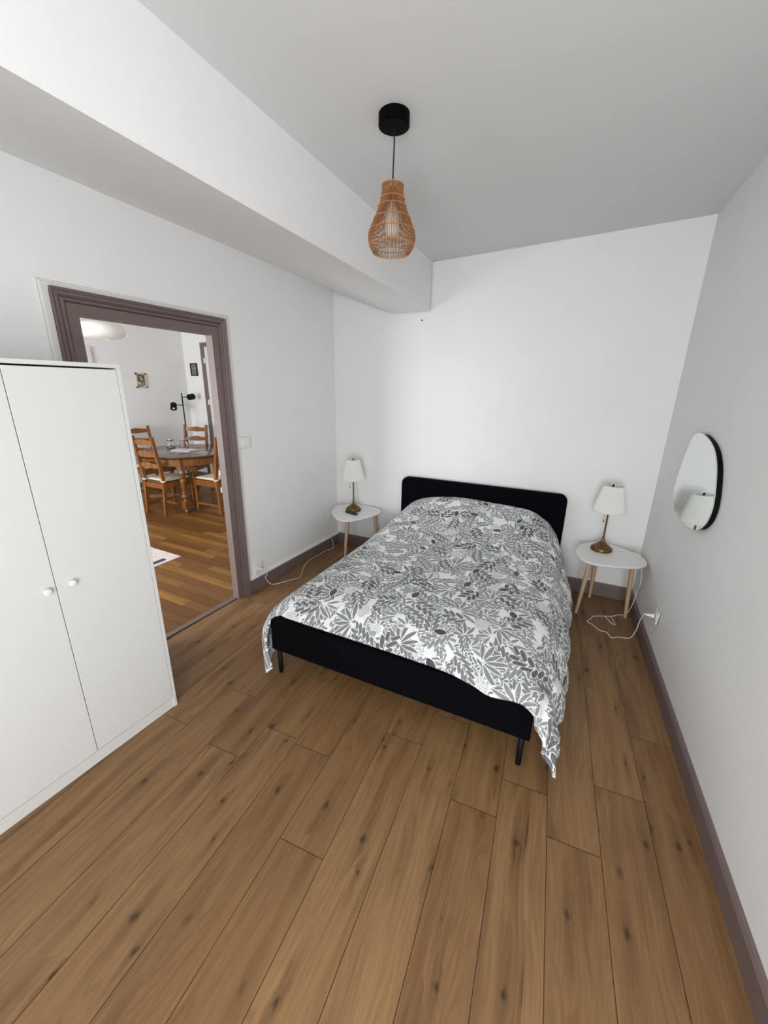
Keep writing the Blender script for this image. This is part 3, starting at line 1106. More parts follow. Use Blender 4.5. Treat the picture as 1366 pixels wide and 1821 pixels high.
# ------------------------------------------------------------------ side tables
RT = [(0.024, 3.271), (0.044, 3.421), (0.126, 3.540), (0.204, 3.572), (0.280, 3.562), (0.367, 3.505), (0.448, 3.425), (0.492, 3.334), (0.500, 3.264), (0.485, 3.205), (0.445, 3.155), (0.362, 3.108), (0.256, 3.072), (0.168, 3.060), (0.092, 3.078), (0.042, 3.156)]
LTP = [(-2.184, 3.182), (-2.247, 3.304), (-2.267, 3.415), (-2.233, 3.482), (-2.174, 3.529), (-2.078, 3.567), (-1.989, 3.581), (-1.882, 3.558), (-1.791, 3.495), (-1.765, 3.413), (-1.772, 3.315), (-1.804, 3.215), (-1.861, 3.098), (-1.933, 3.026), (-2.011, 3.026), (-2.095, 3.086)]
LTP = [(x * 1.0 + .005, y - .062) for x, y in LTP]
ZT = .49


def side_table(pts, legs, label, centre):
    t = thing('side_table', label, 'side table', (centre[0], centre[1], 0), 0, 'white three-legged side tables')
    c = Vector((centre[0], centre[1], 0))
    ring = crom_closed([(x - c.x, y - c.y, 0) for x, y in pts], 5)
    bm = bmesh.new()
    cm = Vector((sum(p.x for p in ring) / len(ring), sum(p.y for p in ring) / len(ring), 0))
    lv = []
    for z, k in ((ZT - .018, .955), (ZT - .010, .99), (ZT - .003, 1.0), (ZT, .993)):
        lv.append([bm.verts.new(((p.x - cm.x) * k + cm.x, (p.y - cm.y) * k + cm.y, z)) for p in ring])
    n = len(ring)
    for a, b in zip(lv, lv[1:]):
        for i in range(n):
            bm.faces.new((a[i], a[(i + 1) % n], b[(i + 1) % n], b[i]))
    bm.faces.new(lv[0][::-1])
    bm.faces.new(lv[-1])
    obj('table_top', bm, M_tabtop_white, t, sharp=40)
    for (x0, y0, x1, y1) in legs:
        bm = bmesh.new()
        tube(bm, [(x0 - c.x, y0 - c.y, ZT - .018), ((x0 + x1) / 2 - c.x, (y0 + y1) / 2 - c.y, (ZT - .018) / 2), (x1 - c.x, y1 - c.y, 0.0)], [.0175, .0160, .0115], 16)
        obj('leg', bm, M_beech, t, sharp=50)
    return t


side_table(RT, [(.135, 3.175, .100, 3.190), (.185, 3.475, .190, 3.520), (.412, 3.240, .445, 3.300)],
           'white three-legged side table right of the bed, beside the right wall', (.27, 3.33))
side_table(LTP, [(-1.975, 3.085, -1.985, 3.045), (-1.845, 3.395, -1.810, 3.425), (-2.175, 3.395, -2.215, 3.425)],
           'white three-legged side table left of the bed, in the left corner', (-2.02, 3.26))

# ------------------------------------------------------------------ table lamps


def table_lamp(loc, label, chain_dir, cord_pts, plug_at, plug_dir):
    t = thing('table_lamp', label, 'lamp', loc, 0, 'brass bedside lamps')
    bm = bmesh.new()
    lathe(bm, [(.0, 0), (.074, 0), (.0765, .004), (.0765, .020), (.074, .026), (.062, .036), (.045, .048), (.028, .060), (.017, .072), (.0115, .088), (.0085, .105), (.0085, .112)], 40)
    obj('lamp_base', bm, M_brass, t, sharp=50)
    bm = bmesh.new()
    tube(bm, [(0, 0, .108), (0, 0, .385)], .0068, 14)
    lathe(bm, [(.011, .372), (.013, .376), (.013, .392), (.018, .395), (.018, .432), (.008, .44)], 20)
    obj('stem', bm, M_brass, t, sharp=40)
    bm = bmesh.new()
    N = 168
    pl = lambda a, z: 1 + .013 * (1 if int(round(a / (2 * pi) * N)) % 2 else -1)
    rr = lathe(bm, [(.112, .325), (.0665, .520)], N, cap=False, rfun=pl)
    rings = []
    for r, z0, z1 in ((.1135, .322, .329), (.0675, .517, .523)):
        lathe(bm, [(r - .003, z0), (r + .001, z0), (r + .001, z1), (r - .003, z1), (r - .003, z0)], 48, cap=False)
    obj('lamp_shade', bm, M_shade, t)
    bm = bmesh.new()
    for k in range(3):
        a = 2 * pi * k / 3
        tube(bm, [(0, 0, .512), (.066 * cos(a), .066 * sin(a), .519)], .0015, 6)
    tube(bm, [(0, 0, .44), (0, 0, .52)], .003, 8)
    lathe(bm, [(.0, .512), (.006, .516), (.007, .524), (.004, .531), (.0, .533)], 12, cap=False)
    obj('finial', bm, M_black_metal, t, smooth=True)
    bm = bmesh.new()
    lathe(bm, [(.0, .345), (.018, .35), (.028, .375), (.026, .40), (.012, .43)], 16, cap=False)
    obj('bulb', bm, M_bulb, t, smooth=True)
    bm = bmesh.new()
    cx_, cy_ = chain_dir
    tube(bm, [(cx_ * .4, cy_ * .4, .385), (cx_, cy_, .375), (cx_, cy_, .245)], .0009, 6)
    lathe(bm, [(.0, .230), (.004, .232), (.0058, .238), (.004, .244), (.0, .247)], 10, (cx_, cy_, 0), cap=False)
    obj('pull_chain', bm, M_brass, t, smooth=True)
    bm = bmesh.new()
    L0 = Vector(loc)
    tube(bm, [p - L0 for p in crom([Vector(q) for q in cord_pts], 5)], .0031, 8)
    cd = obj('cord', bm, M_cord_white, t, smooth=True)
    bm = bmesh.new()
    a = Vector(plug_at) - L0
    d = Vector(plug_dir)
    tube(bm, [a, a + d * .018, a + d * .02, a + d * .045, a + d * .055], [.014, .014, .010, .006, .004], 16)
    obj('plug', bm, M_plastic_white, cd, sharp=40)
    return t


wl = L + .012
CORD_L = [(-2.10, 3.345, .4965), (-2.17, 3.36, .4955), (-2.235, 3.355, .4955), (-2.272, 3.345, .493), (-2.290, 3.340, .478), (-2.345, 3.330, .40), (wl + .005, 3.305, .32), (wl + .008, 3.300, .23), (wl + .016, 3.315, .155),
          (wl + .035, 3.355, .07), (-2.318, 3.330, .008), (-2.320, 3.275, .006), (-2.345, 3.215, .006), (-2.340, 3.115, .006), (-2.345, 3.037, .006), (-2.338, 2.909, .006), (-2.287, 2.780, .006), (-2.183, 2.594, .006),
          (-2.218, 2.526, .006), (-2.250, 2.450, .006), (-2.292, 2.380, .006), (-2.335, 2.365, .010), (-2.345, 2.330, .075), (-2.335, 2.343, .115), (-2.325, 2.325, .155), (-2.320, 2.290, .182)]
CORD_R = [(.272, 3.398, .4965), (.320, 3.430, .4955), (.378, 3.444, .4955), (.418, 3.428, .4955), (.455, 3.405, .4955), (.474, 3.405, .488), (.487, 3.39, .46), (.486, 3.34, .421), (.488, 3.259, .33), (.484, 3.320, .241), (.483, 3.310, .182),
          (.475, 3.325, .10), (.460, 3.345, .02), (.441, 3.330, .006), (.398, 3.306, .006), (.346, 3.255, .006), (.288, 3.227, .006), (.222, 3.186, .006), (.212, 3.145, .006), (.184, 3.086, .006),
          (.224, 3.052, .006), (.266, 2.998, .006), (.314, 2.994, .006), (.343, 2.937, .006), (.394, 2.972, .006), (.440, 2.980, .006), (.470, 3.005, .012), (.486, 2.990, .085), (.492, 2.990, .150), (.498, 2.956, .225), (.500, 2.890, .285), (.502, 2.835, .308), (.505, 2.80, .313)]
table_lamp((.201, 3.382, ZT), 'brass table lamp with white pleated shade on the right side table', (-.022, -.012), CORD_R, (.530, 2.795, .315), (-1, -.05, .0))
table_lamp((-2.030, 3.290, ZT), 'brass table lamp with white pleated shade on the left side table', (-.035, -.012), CORD_L, (L + .016, 2.282, .182), (1, 0, 0))
# loose loop of the right cord
bm = bmesh.new()
tube(bm, crom([(.300, 3.231, .009), (.325, 3.190, .007), (.350, 3.145, .006), (.372, 3.138, .006), (.362, 3.190, .006), (.346, 3.250, .010)], 6), .0031, 8)
o = obj('cord_loop', bm, M_cord_white, bpy.data.objects['table_lamp'], smooth=True)
o.location = (-.201, -3.382, -ZT)

# remote on the left table
bm = bmesh.new()
box(bm, -.075, .075, -.019, .019, 0, .016)
rm = obj('remote_control', bm, M_black_plastic)
bevel(rm, .006, 3)
rm.location = (-1.990, 3.185, ZT + .0005)
rm.rotation_euler = (0, 0, radians(-14))
tag(rm, 'black remote control lying on the left side table', 'remote control')
bm = bmesh.new()
for i in range(5):
    for j in range(3):
        lathe(bm, [(.0035, 0), (.0035, .0012)], 8, (-.05 + i * .02, (j - 1) * .010, .0158))
obj('button', bm, simple('grey_buttons', (.06, .06, .06), .5), rm)

# ------------------------------------------------------------------ sockets and switch


def plate(name, label, cat, loc, rot, w, h, t, kind):
    th = thing(name, label, cat, loc)
    th.rotation_euler = rot
    o = bevel(obj('faceplate', bxo(-w / 2, w / 2, -t, 0, -h / 2, h / 2), M_plastic_white, th), .004, 3)
    if kind == 'switch':
        bevel(obj('rocker', bxo(-.022, .022, -t - .004, -t + .001, -.022, .022), M_plastic_white, th), .003, 2)
    else:
        bm = bmesh.new()
        lathe(bm, [(.026, 0), (.026, .003), (.022, .003), (.020, -.002), (.0, -.002)], 32, cap=False)
        o = obj('socket_well', bm, M_plastic_white, th, sharp=40)
        o.rotation_euler = (pi / 2, 0, 0)
        o.location = (0, -t, 0)
    return th


plate('light_switch', 'square white light switch on the left wall beside the doorway', 'light switch', (L + .001, 2.262, 1.262), (0, 0, pi / 2), .082, .082, .022, 'switch')
bm = bmesh.new()
box(bm, L, L + .014, 2.192, 2.221, 1.228, 1.305)
o = bevel(obj('switch_base', bm, M_plastic_white), .003)
o.parent = bpy.data.objects['light_switch']
o.matrix_parent_inverse = Matrix.Rotation(-pi / 2, 4, 'Z') @ Matrix.Translation((-(L + .001), -2.262, -1.262))
plate('wall_socket', 'white wall socket low on the left wall beside the doorway', 'wall socket', (L + .001, 2.285, .180), (0, 0, pi / 2), .085, .105, .018, 'socket')
sk = plate('wall_socket', 'white wall socket on the right wall with a loosened faceplate', 'wall socket', (rx(2.80) - .006, 2.80, .315), (radians(-4), radians(0), -pi / 2 - .073 + .14), .082, .082, .010, 'socket')

# ------------------------------------------------------------------ mirror
MP = [(2.806, 1.471), (2.878, 1.449), (2.925, 1.385), (2.958, 1.310), (2.984, 1.237), (3.000, 1.165), (2.995, 1.091), (2.954, 1.035), (2.863, .994), (2.703, .982), (2.564, .992), (2.446, 1.018), (2.380, 1.058), (2.342, 1.106), (2.330, 1.164), (2.346, 1.226), (2.380, 1.294), (2.424, 1.356), (2.483, 1.405), (2.553, 1.438), (2.640, 1.462), (2.725, 1.474)]
my, mz = 2.66, 1.22
mir = thing('wall_mirror', 'asymmetrical frameless pebble-shaped mirror on the right wall', 'mirror', (rx(my), my, mz))
mir.rotation_euler = (0, 0, -RS)
ring = crom_closed([(0, (y - my), z - mz) for y, z in MP], 4)
# local frame: x out of wall (-), y along the wall


def slab(xa, xb, k):
    bm = bmesh.new()
    prism(bm, [(xa, p.y * k, p.z * k) for p in ring], (xb - xa, 0, 0))
    return bm


mir.rotation_euler = (0, 0, atan2(-RS, 1))
bk = obj('backing', slab(-.024, -.001, .985), M_mirror_edge, mir)
gl = obj('glass', slab(-.030, -.0245, 1.0), M_mirror, mir)

# ------------------------------------------------------------------ pendant lamp
PX, PY = -.912, 1.810
pz = cz(PX, PY)
pen = thing('pendant_lamp', 'rattan basket pendant lamp hanging from a black ceiling rose', 'pendant lamp', (PX, PY, pz))
bm = bmesh.new()
lathe(bm, [(.0, -.044), (.060, -.044), (.0635, -.041), (.0635, .002)], 48)
obj('ceiling_rose', bm, M_canopy, pen, sharp=40)
bm = bmesh.new()
tube(bm, crom([(0, 0, -.04), (.003, 0, -.09), (.001, 0, -.16), (-.001, 0, -.252)], 5), .0032, 8)
obj('cord', bm, M_black_plastic, pen, smooth=True)
PRF = [(.0435, -.238), (.0455, -.262), (.0500, -.292), (.0590, -.322), (.0785, -.366), (.0960, -.403), (.1025, -.433), (.1000, -.454), (.0920, -.474), (.0800, -.493)]
bm = bmesh.new()
ZO = 0.0
prf = crom([(r, 0, z) for r, z in PRF], 5)
NR = 84
rng = random.Random(11)
for k in range(NR):
    a = 2 * pi * k / NR + rng.uniform(-.008, .008)
    r0 = rng.uniform(.0013, .0018)
    tube(bm, [((p.x - rng.uniform(0, .0012)) * cos(a), (p.x) * sin(a), p.z) for p in prf], r0, 5)
sh = obj('rattan_shade', bm, M_rattan, pen, smooth=True)
bm = bmesh.new()
for (z, extra) in ((-.240, 1), (-.289, 0), (-.317, 0), (-.362, 0), (-.409, 0), (-.463, 0), (-.489, 2)):
    # radius at z
    for i in range(len(PRF) - 1):
        if PRF[i][1] >= z >= PRF[i + 1][1]:
            t = (PRF[i][1] - z) / (PRF[i][1] - PRF[i + 1][1])
            r = PRF[i][0] + t * (PRF[i + 1][0] - PRF[i][0])
    pts = []
    NN = NR * 4
    for i in range(NN + 1):
        a = 2 * pi * i / NN
        w = .0022 * sin(a * NR)
        pts.append(((r + .0012 + w) * cos(a), (r + .0012 + w) * sin(a), z + .0012 * cos(a * NR / 2)))
    if extra != 2:
        tube(bm, pts, .0013 if not extra else .0022, 5, cap=False)
    tube(bm, [((r - .003) * cos(2 * pi * i / 48), (r - .003) * sin(2 * pi * i / 48), z) for i in range(49)], .0014 if extra != 2 else .0024, 6, cap=False)
obj('binding_ring', bm, M_rattan_bind, sh, smooth=True)
bm = bmesh.new()
lathe(bm, [(.0, -.246), (.019, -.249), (.019, -.30), (.0, -.302)], 20)
obj('bulb_socket', bm, M_black_plastic, pen, sharp=40)
bm = bmesh.new()
lathe(bm, [(.012, -.298), (.016, -.315), (.030, -.340), (.032, -.405), (.027, -.425), (.0, -.430)], 24, cap=False)
obj('bulb', bm, M_bulb, pen, smooth=True)

# ------------------------------------------------------------------ dining room furniture
TC, TR, TZ = Vector((-5.2, 3.80, 0)), .66, .77
tb = thing('dining_table', 'round dark oak dining table with turned legs seen through the doorway', 'table', TC)
bm = bmesh.new()
lathe(bm, [(.0, TZ - .026), (TR - .02, TZ - .026), (TR - .006, TZ - .020), (TR, TZ - .010), (TR - .004, TZ - .002), (TR - .010, TZ), (.0, TZ)], 72, cap=False)
obj('table_top', bm, M_tabletop, tb, sharp=40)
bm = bmesh.new()
lathe(bm, [(TR - .045, TZ - .027), (TR - .035, TZ - .035), (TR - .04, TZ - .125), (TR - .06, TZ - .125), (TR - .065, TZ - .027)], 72, cap=False)
obj('apron', bm, M_tablew, tb, sharp=40)
for sx, sy in ((1, -1), (-1, -1), (1, 1), (-1, 1)):
    bm = bmesh.new()
    c = (sx * .430, sy * .410, 0)
    lathe(bm, [(.0, .0), (.020, .002), (.032, .020), (.030, .040), (.018, .052), (.030, .060)], 24, c)
    box(bm, c[0] - .040, c[0] + .040, c[1] - .040, c[1] + .040, .060, .165)
    lathe(bm, [(.036, .165), (.022, .180), (.020, .190), (.040, .205), (.050, .235), (.040, .262), (.022, .275), (.038, .285), (.036, .295), (.026, .300), (.036, .37), (.044, .44), (.040, .475), (.028, .485), (.038, .495), (.038, .51), (.028, .52), (.042, .535), (.044, .56), (.030, .585), (.030, .60)], 24, c)
    box(bm, c[0] - .040, c[0] + .040, c[1] - .040, c[1] + .040, .595, TZ - .028)
    obj('leg', bm, M_tablew, tb, sharp=45)
bm = bmesh.new()
for s in (-1, 1):
    prism(bm, [(-.43, s * -.41 - .02, .09), (-.43, s * -.41 + .02, .09), (-.43, s * -.41 + .02, .135), (-.43, s * -.41 - .02, .135)], (.86, s * .82, 0))
lathe(bm, [(.0, .08), (.08, .08), (.085, .14), (.03, .16), (.0, .17)], 24, cap=False)
obj('stretcher', bm, M_tablew, tb)


def wavy_slat(w, zc, y, h, amp, t=.016, y2=0.0):
    """horizontal ladder slat with a scalloped top and bottom edge"""
    top, bot = [], []
    N = 24
    for i in range(N + 1):
        s = i / N
        x = -w / 2 + w * s
        e = abs(s - .5) * 2
        prof = .5 * (1 + cos(pi * min(1, e * 1.35)))
        b2 = .5 * (1 - cos(2 * pi * min(1, max(0, (e - .35) / .6)))) * .35
        cv = -.018 * (1 - e * e)
        top.append((x, y + cv, zc + h / 2 + amp * (prof + b2)))
        bot.append((x, y + cv, zc - h / 2 - amp * .7 * (prof * .8 + b2) + .010))
    bm = bmesh.new()
    for dy in (0,):
        a = [bm.verts.new(p) for p in top]
        b = [bm.verts.new(p) for p in bot]
        a2 = [bm.verts.new((p[0], p[1] + t, p[2])) for p in top]
        b2_ = [bm.verts.new((p[0], p[1] + t, p[2])) for p in bot]
        for i in range(N):
            bm.faces.new((a[i], a[i + 1], b[i + 1], b[i]))
            bm.faces.new((a2[i + 1], a2[i], b2_[i], b2_[i + 1]))
            bm.faces.new((a[i], a2[i], a2[i + 1], a[i + 1]))
            bm.faces.new((b[i + 1], b2_[i + 1], b2_[i], b[i]))
        for q in (0, N):
            bm.faces.new((a[q], b[q], b2_[q], a2[q]))
    return bm


def dining_chair(label):
    """origin on the floor between the rear legs, faces +y"""
    t = thing('dining_chair', label, 'chair', (0, 0, 0), 0, 'ladder-back chairs around the dining table')
    hw, hf, dp = .185, .205, .400
    for s in (-1, 1):
        bm = bmesh.new()
        pts = [(s * hw, -.035, 0), (s * hw, 0, .42), (s * hw, 0, .50), (s * hw, -.075, 1.045)]
        for a, b in zip(pts, pts[1:]):
            prism(bm, [(a[0] - .016, a[1] - .019, a[2]), (a[0] + .016, a[1] - .019, a[2]), (a[0] + .016, a[1] + .019, a[2]), (a[0] - .016, a[1] + .019, a[2])],
                  (b[0] - a[0], b[1] - a[1], b[2] - a[2]))
        obj('rear_leg', bm, M_chair, t)
        bm = bmesh.new()
        c = (s * hf, dp, 0)
        lathe(bm, [(.010, 0), (.016, .012), (.013, .03), (.018, .045), (.018, .10), (.012, .11), (.018, .12), (.014, .15), (.020, .23), (.014, .30), (.019, .31), (.012, .325), (.019, .34)], 14, c)
        box(bm, c[0] - .018, c[0] + .018, c[1] - .018, c[1] + .018, .335, .435)
        obj('front_leg', bm, M_chair, t, sharp=45)
        bm = bmesh.new()
        prism(bm, [(s * hw - .011, 0, .37), (s * hw + .011, 0, .37), (s * hw + .011, 0, .43), (s * hw - .011, 0, .43)], (s * (hf - hw), dp, 0))
        obj('seat_rail', bm, M_chair, t)
        bm = bmesh.new()
        prism(bm, [(s * hw - .010, -.02, .10), (s * hw + .010, -.02, .10), (s * hw + .010, -.02, .13), (s * hw - .010, -.02, .13)], (s * (hf - hw), dp, 0))
        obj('stretcher', bm, M_chair, t)
    obj('seat_rail', bxo(-hw, hw, -.011, .011, .365, .43), M_chair, t)
    obj('seat_rail', bxo(-hf, hf, dp - .011, dp + .011, .37, .43), M_chair, t)
    obj('stretcher', bxo(-hw, hw, .18, .20, .105, .128), M_chair, t)
    bm = bmesh.new()
    prism(bm, [(-hw - .012, .022, .430), (hw + .012, .022, .430), (hf + .016, dp + .02, .430), (-hf - .016, dp + .02, .430)], (0, 0, .014))
    obj('seat', bm, M_chair, t)
    for zc, yy in ((.965, -.068), (.815, -.048), (.665, -.028)):
        obj('back_slat', wavy_slat(2 * hw - .03, zc, yy - .006, .060, .020), M_chair, t)
    return t


def copy_tree(o, parent=None):
    c = o.copy()
    COL.objects.link(c)
    c.parent = parent
    for ch in [q for q in bpy.data.objects if q.parent == o]:
        copy_tree(ch, c)
    return c


def cushion(label, mat):
    bm = bmesh.new()
    N = 16
    G = {}
    for sgn in (1, -1):
        for i in range(N + 1):
            for j in range(N + 1):
                x, y = (i / N - .5), (j / N - .5)
                e = (1 - (2 * abs(x)) ** 4) * (1 - (2 * abs(y)) ** 4)
                h = .022 * max(0, e) ** .5
                dmp = 1 - .5 * sum(math.exp(-((x - a) ** 2 + (y - b) ** 2) / .003) for a in (-.2, .2) for b in (-.2, .2))
                if e <= 1e-6 and sgn < 0:
                    G[(sgn, i, j)] = G[(1, i, j)]
                else:
                    G[(sgn, i, j)] = bm.verts.new((x * (.375 + .03 * (y + .5)), y * .385, .022 + sgn * h * (dmp if sgn > 0 else 1)))
    for sgn in (1, -1):
        for i in range(N):
            for j in range(N):
                q = [G[(sgn, i, j)], G[(sgn, i + 1, j)], G[(sgn, i + 1, j + 1)], G[(sgn, i, j + 1)]]
                if sgn < 0:
                    q.reverse()
                bm.faces.new(q)
    bmesh.ops.translate(bm, verts=bm.verts, vec=(0, .215, 0))
    o = obj('seat_cushion', bm, mat, smooth=True)
    tag(o, label, 'cushion', 'cushions tied to the dining chairs')
    # ties around the rear posts
    for s in (-1, 1):
        b2 = bmesh.new()
        tube(b2, [(s * .185 + .024 * cos(a), .0 + .026 * sin(a), .025 + .004 * sin(3 * a)) for a in [2 * pi * k / 12 for k in range(13)]], .011, 8, cap=False)
        obj('tie', b2, mat, o, smooth=True)
    return o


CH = [(-5.040, 3.165, 0.03, 'ladder-back oak chair nearest the wardrobe edge, its back turned to us', 'cream cushion on the ladder-back chair nearest the wardrobe edge', M_cushion),
      (-4.330, 3.745, pi / 2, 'ladder-back oak chair cut off by the right side of the doorway', 'cream cushion on the chair cut off by the doorway', M_cushion),
      (-5.83, 4.455, pi + .375, 'ladder-back oak chair beyond the table, facing us in front of the floor lamp', 'cushion on the chair beyond the table in front of the floor lamp', M_cushion_g),
      (-6.25, 3.80, -pi / 2 - .10, 'ladder-back oak chair at the far left of the table, behind the nearest chair', 'cushion on the chair at the far left of the table', M_cushion_g)]
ch0 = dining_chair(CH[0][3])
cu0 = cushion(CH[0][4], M_cushion)
for i, (x, y, rz, lb, lc, mc) in enumerate(CH):
    c = ch0 if i == 0 else copy_tree(ch0)
    c.location, c.rotation_euler = (x, y, 0), (0, 0, rz)
    c['label'] = lb
    q = cu0 if i == 0 else copy_tree(cu0)
    q.location, q.rotation_euler = (x, y, .4445), (0, 0, rz)
    q['label'] = lc

# jars and magazines on the dining table


def jar(x, y, label, fill):
    t = thing('glass_jar', label, 'jar', (x, y, TZ), 0.4, 'glass jars on the dining table')
    bm = bmesh.new()
    lathe(bm, [(.0, .002), (.052, .002), (.060, .010), (.062, .045), (.060, .085), (.050, .110), (.042, .118), (.042, .125), (.0385, .125), (.0385, .117), (.046, .108), (.056, .084), (.058, .045), (.056, .012), (.0, .006)], 32, cap=False)
    obj('jar_body', bm, M_glass, t, smooth=True)
    bm = bmesh.new()
    lathe(bm, [(.0, .126), (.047, .126), (.049, .130), (.049, .140), (.046, .144), (.0, .145)], 32, cap=False)
    obj('lid', bm, M_steel, t, sharp=40)
    bm = bmesh.new()
    rg = random.Random(int(abs(x) * 100))
    n_ = int(26 * fill)
    for k in range(n_):
        a, r_ = rg.uniform(0, 2 * pi), .042 * sqrt(rg.random())
        z = .018 + (.075 * fill) * (k / n_)
        bmesh.ops.create_icosphere(bm, subdivisions=1, radius=.0115, matrix=Matrix.Translation((r_ * cos(a), r_ * sin(a), z)))
    o = obj('contents', bm, NT('sweets').mat, t, smooth=True)
    n = NT('sweets_red_white')
    cc = n.noise(n.coord('Object'), 40, 1)
    o.data.materials[0] = n.P(col=n.mix(n.mr(cc, .45, .55), (.30, .01, .02), (.75, .45, .40)), rough=.35)
    return t


jar(-5.475, 3.775, 'glass jar with a few dark red sweets, left of two on the dining table', .45)
jar(-5.305, 3.860, 'glass jar of pink and red sweets, right of two on the dining table', 1.0)
bm = bmesh.new()
for k, (dx_, r_) in enumerate(((0, 0), (.004, .03), (-.003, -.02))):
    c, s = cos(r_), sin(r_)
    z0 = k * .006
    prism(bm, [(dx_ + c * a - s * b, s * a + c * b, z0) for a, b in ((-.15, -.105), (.15, -.105), (.15, .105), (-.15, .105))], (0, 0, .0055))
mg = obj('magazines', bm, simple('white_paper', (.80, .80, .82), .4))
mg.location = (-5.155, 3.755, TZ + .0005)
mg.rotation_euler = (0, 0, radians(14))
tag(mg, 'small stack of white magazines lying on the dining table', 'magazines')

# floor lamp in the dining room corner
fl = thing('floor_lamp', 'black floor lamp with two spot heads in the dining room corner', 'floor lamp', (-6.23, 4.62, 0))
bm = bmesh.new()
lathe(bm, [(.0, .0), (.125, .0), (.128, .006), (.125, .016), (.02, .020), (.012, .03)], 32, cap=False)
obj('lamp_base', bm, M_black_metal, fl, sharp=40)
bm = bmesh.new()
tube(bm, [(0, 0, .02), (0, 0, 1.54)], .0095, 12)
obj('pole', bm, M_black_metal, fl, smooth=True)


def spot(parent, z, arm, aim):
    a = Vector(arm)
    bm = bmesh.new()
    tube(bm, [(0, 0, z), (a.x, a.y, z)], .006, 8)
    obj('arm', bm, M_black_metal, parent, smooth=True)
    bm = bmesh.new()
    lathe(bm, [(.0, -.035), (.030, -.035), (.044, -.028), (.048, -.015), (.050, .075), (.0475, .075), (.045, -.01), (.02, -.02)], 28, cap=False)
    h = obj('spot_head', bm, M_black_metal, parent, sharp=50)
    h.location = (a.x * 1.15, a.y * 1.15, z)
    h.rotation_euler = Vector(aim).to_track_quat('Z', 'X').to_euler()
    bm = bmesh.new()
    lathe(bm, [(.0, .075), (.018, .070), (.026, .050), (.024, .02), (.014, .0)], 20, cap=False)
    obj('bulb', bm, M_bulb, h, smooth=True)


spot(fl, 1.475, (.06, .085, 0), (-.15, 1.0, .12))
spot(fl, 1.345, (-.075, -.10, 0), (.45, -.40, -.95))

# pictures
pf = thing('framed_picture', 'small picture in a cream frame on the far dining room wall', 'picture', (XD, 4.125, 1.728))
pf.rotation_euler = (0, 0, 0)
bm = bmesh.new()
w, h = .17, .225
for (a, b, c, d) in ((-w / 2, -w / 2 + .022, -h / 2, h / 2), (w / 2 - .022, w / 2, -h / 2, h / 2), (-w / 2, w / 2, h / 2 - .022, h / 2), (-w / 2, w / 2, -h / 2, -h / 2 + .022)):
    box(bm, 0, .02, a, b, c, d)
obj('picture_frame', bm, simple('cream_frame', (.62, .52, .38), .5), pf)
n = NT('painted_figures')
vv = n.voro(n.coord('Object'), 26, 1.0, dim='3D')
cc = n.xyz(vv.outputs['Color'])
c_ = n.mix(n.mr(cc[0], .3, .7), (.13, .055, .03), (.33, .16, .09))
c_ = n.mix(n.m('GREATER_THAN', cc[1], .78), c_, (.10, .32, .32))
c_ = n.mix(n.m('GREATER_THAN', cc[2], .86), c_, (.65, .58, .50))
obj('print', bxo(0, .008, -w / 2 + .02, w / 2 - .02, -h / 2 + .02, h / 2 - .02), n.P(col=c_, rough=.3), pf)

pf = thing('framed_picture', 'small black-framed picture on the bright wall beside the dining room door', 'picture', (-6.262, YD, 1.925))
w, h = .165, .205
bm = bmesh.new()
for (a, b, c, d) in ((-w / 2, -w / 2 + .020, -h / 2, h / 2), (w / 2 - .020, w / 2, -h / 2, h / 2), (-w / 2, w / 2, h / 2 - .020, h / 2), (-w / 2, w / 2, -h / 2, -h / 2 + .020)):
    box(bm, a, b, -.02, 0, c, d)
obj('picture_frame', bm, M_black_plastic, pf)
n = NT('photo_and_text')
z = n.xyz(n.coord('Object'))
nn = n.voro(n.coord('Object'), 30, 1.0, dim='3D')
q = n.xyz(nn.outputs['Color'])
topc = n.mix(n.mr(q[0], .3, .7), (.40, .24, .17), (.10, .045, .03))
low = n.mix(n.m('GREATER_THAN', n.m('SINE', n.m('MULTIPLY', z[2], 700.0)), .2), (.13, .13, .13), (.22, .22, .22))
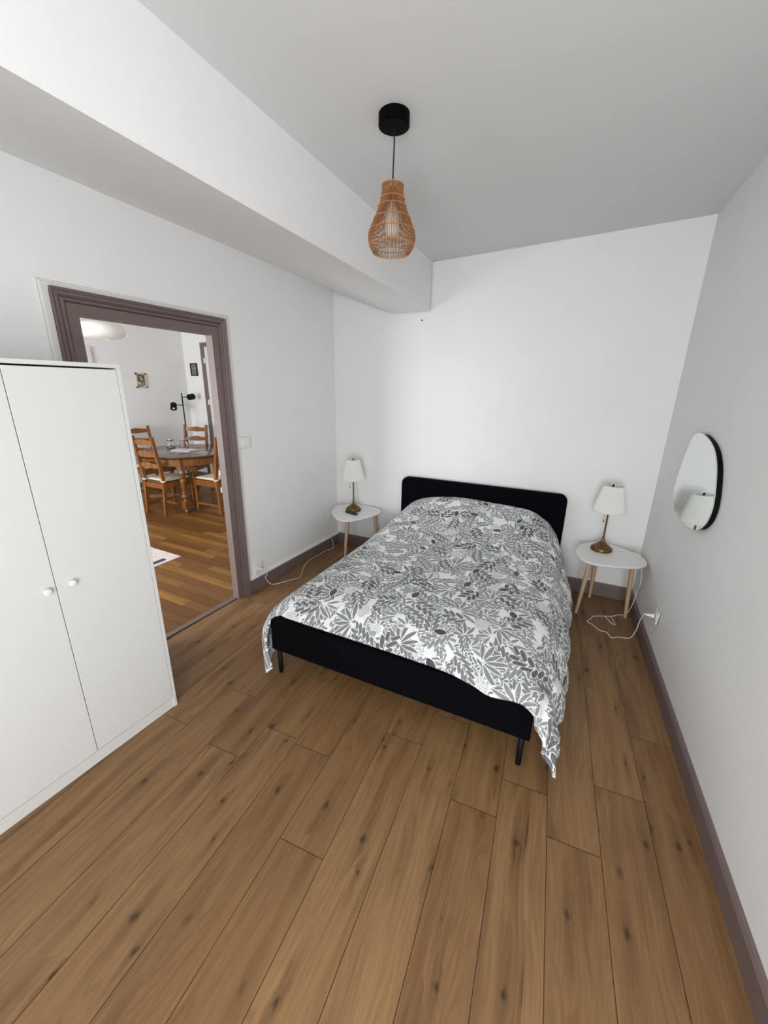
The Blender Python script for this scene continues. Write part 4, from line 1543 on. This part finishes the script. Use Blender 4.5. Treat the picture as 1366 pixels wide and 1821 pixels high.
obj('print', bxo(-w / 2 + .019, w / 2 - .019, -.008, 0, -h / 2 + .019, h / 2 - .019), n.P(col=n.mix(n.m('GREATER_THAN', z[2], .005), low, topc), rough=.3), pf)

# paper pendant in the dining room
pl = thing('paper_lantern', 'large flattened white paper lantern hanging behind the top of the doorway', 'pendant lamp', (-4.534, 2.547, ZD))
bm = bmesh.new()
pr = []
for k in range(25):
    a = -pi / 2 + pi * k / 24
    rr_ = .062 + .153 * abs(cos(a)) ** .75
    pr.append((rr_, 2.185 - ZD + .078 * (1 if a > 0 else -1) * abs(sin(a)) ** .9))
lathe(bm, pr, 48, cap=False)
sh_ = obj('paper_shade', bm, M_paper, pl, smooth=True)
bm = bmesh.new()
zz = 2.107 - ZD
tube(bm, [(.062 * cos(2 * pi * i / 32), .062 * sin(2 * pi * i / 32), zz) for i in range(33)], .004, 6, cap=False)
obj('rim', bm, M_plastic_white, sh_, smooth=True)
bm = bmesh.new()
tube(bm, [(0, 0, -.002), (0, 0, 2.27 - ZD)], .004, 8)
obj('cord', bm, M_cord_white, pl, smooth=True)
bm = bmesh.new()
lathe(bm, [(.0, 2.14 - ZD), (.022, 2.15 - ZD), (.03, 2.175 - ZD), (.022, 2.21 - ZD), (.012, 2.235 - ZD), (.012, 2.27 - ZD)], 16, cap=False)
obj('bulb', bm, M_bulb, pl, smooth=True)

# rug
bm = bmesh.new()
box(bm, -5.1, -3.535, .95, 2.372, 0.0, .008)
rg = obj('rug', bm, None)
n = NT('rug_weave')
q = n.xyz(n.coord('Object'))
band = n.m('MULTIPLY', n.m('LESS_THAN', q[0], -3.575), n.m('GREATER_THAN', q[0], -3.64))
nz = n.noise(n.coord('Object'), 7, 4, .6)
c_ = n.mix(n.mr(nz, .45, .6), (.74, .67, .65), (.66, .57, .56))
c_ = n.mix(n.m('MULTIPLY', band, n.m('LESS_THAN', q[1], 2.25)), c_, (.045, .065, .095))
rg.data.materials.append(n.P(col=c_, rough=.95))
tag(rg, 'pale rug with a dark blue stripe on the dining room floor', 'rug')
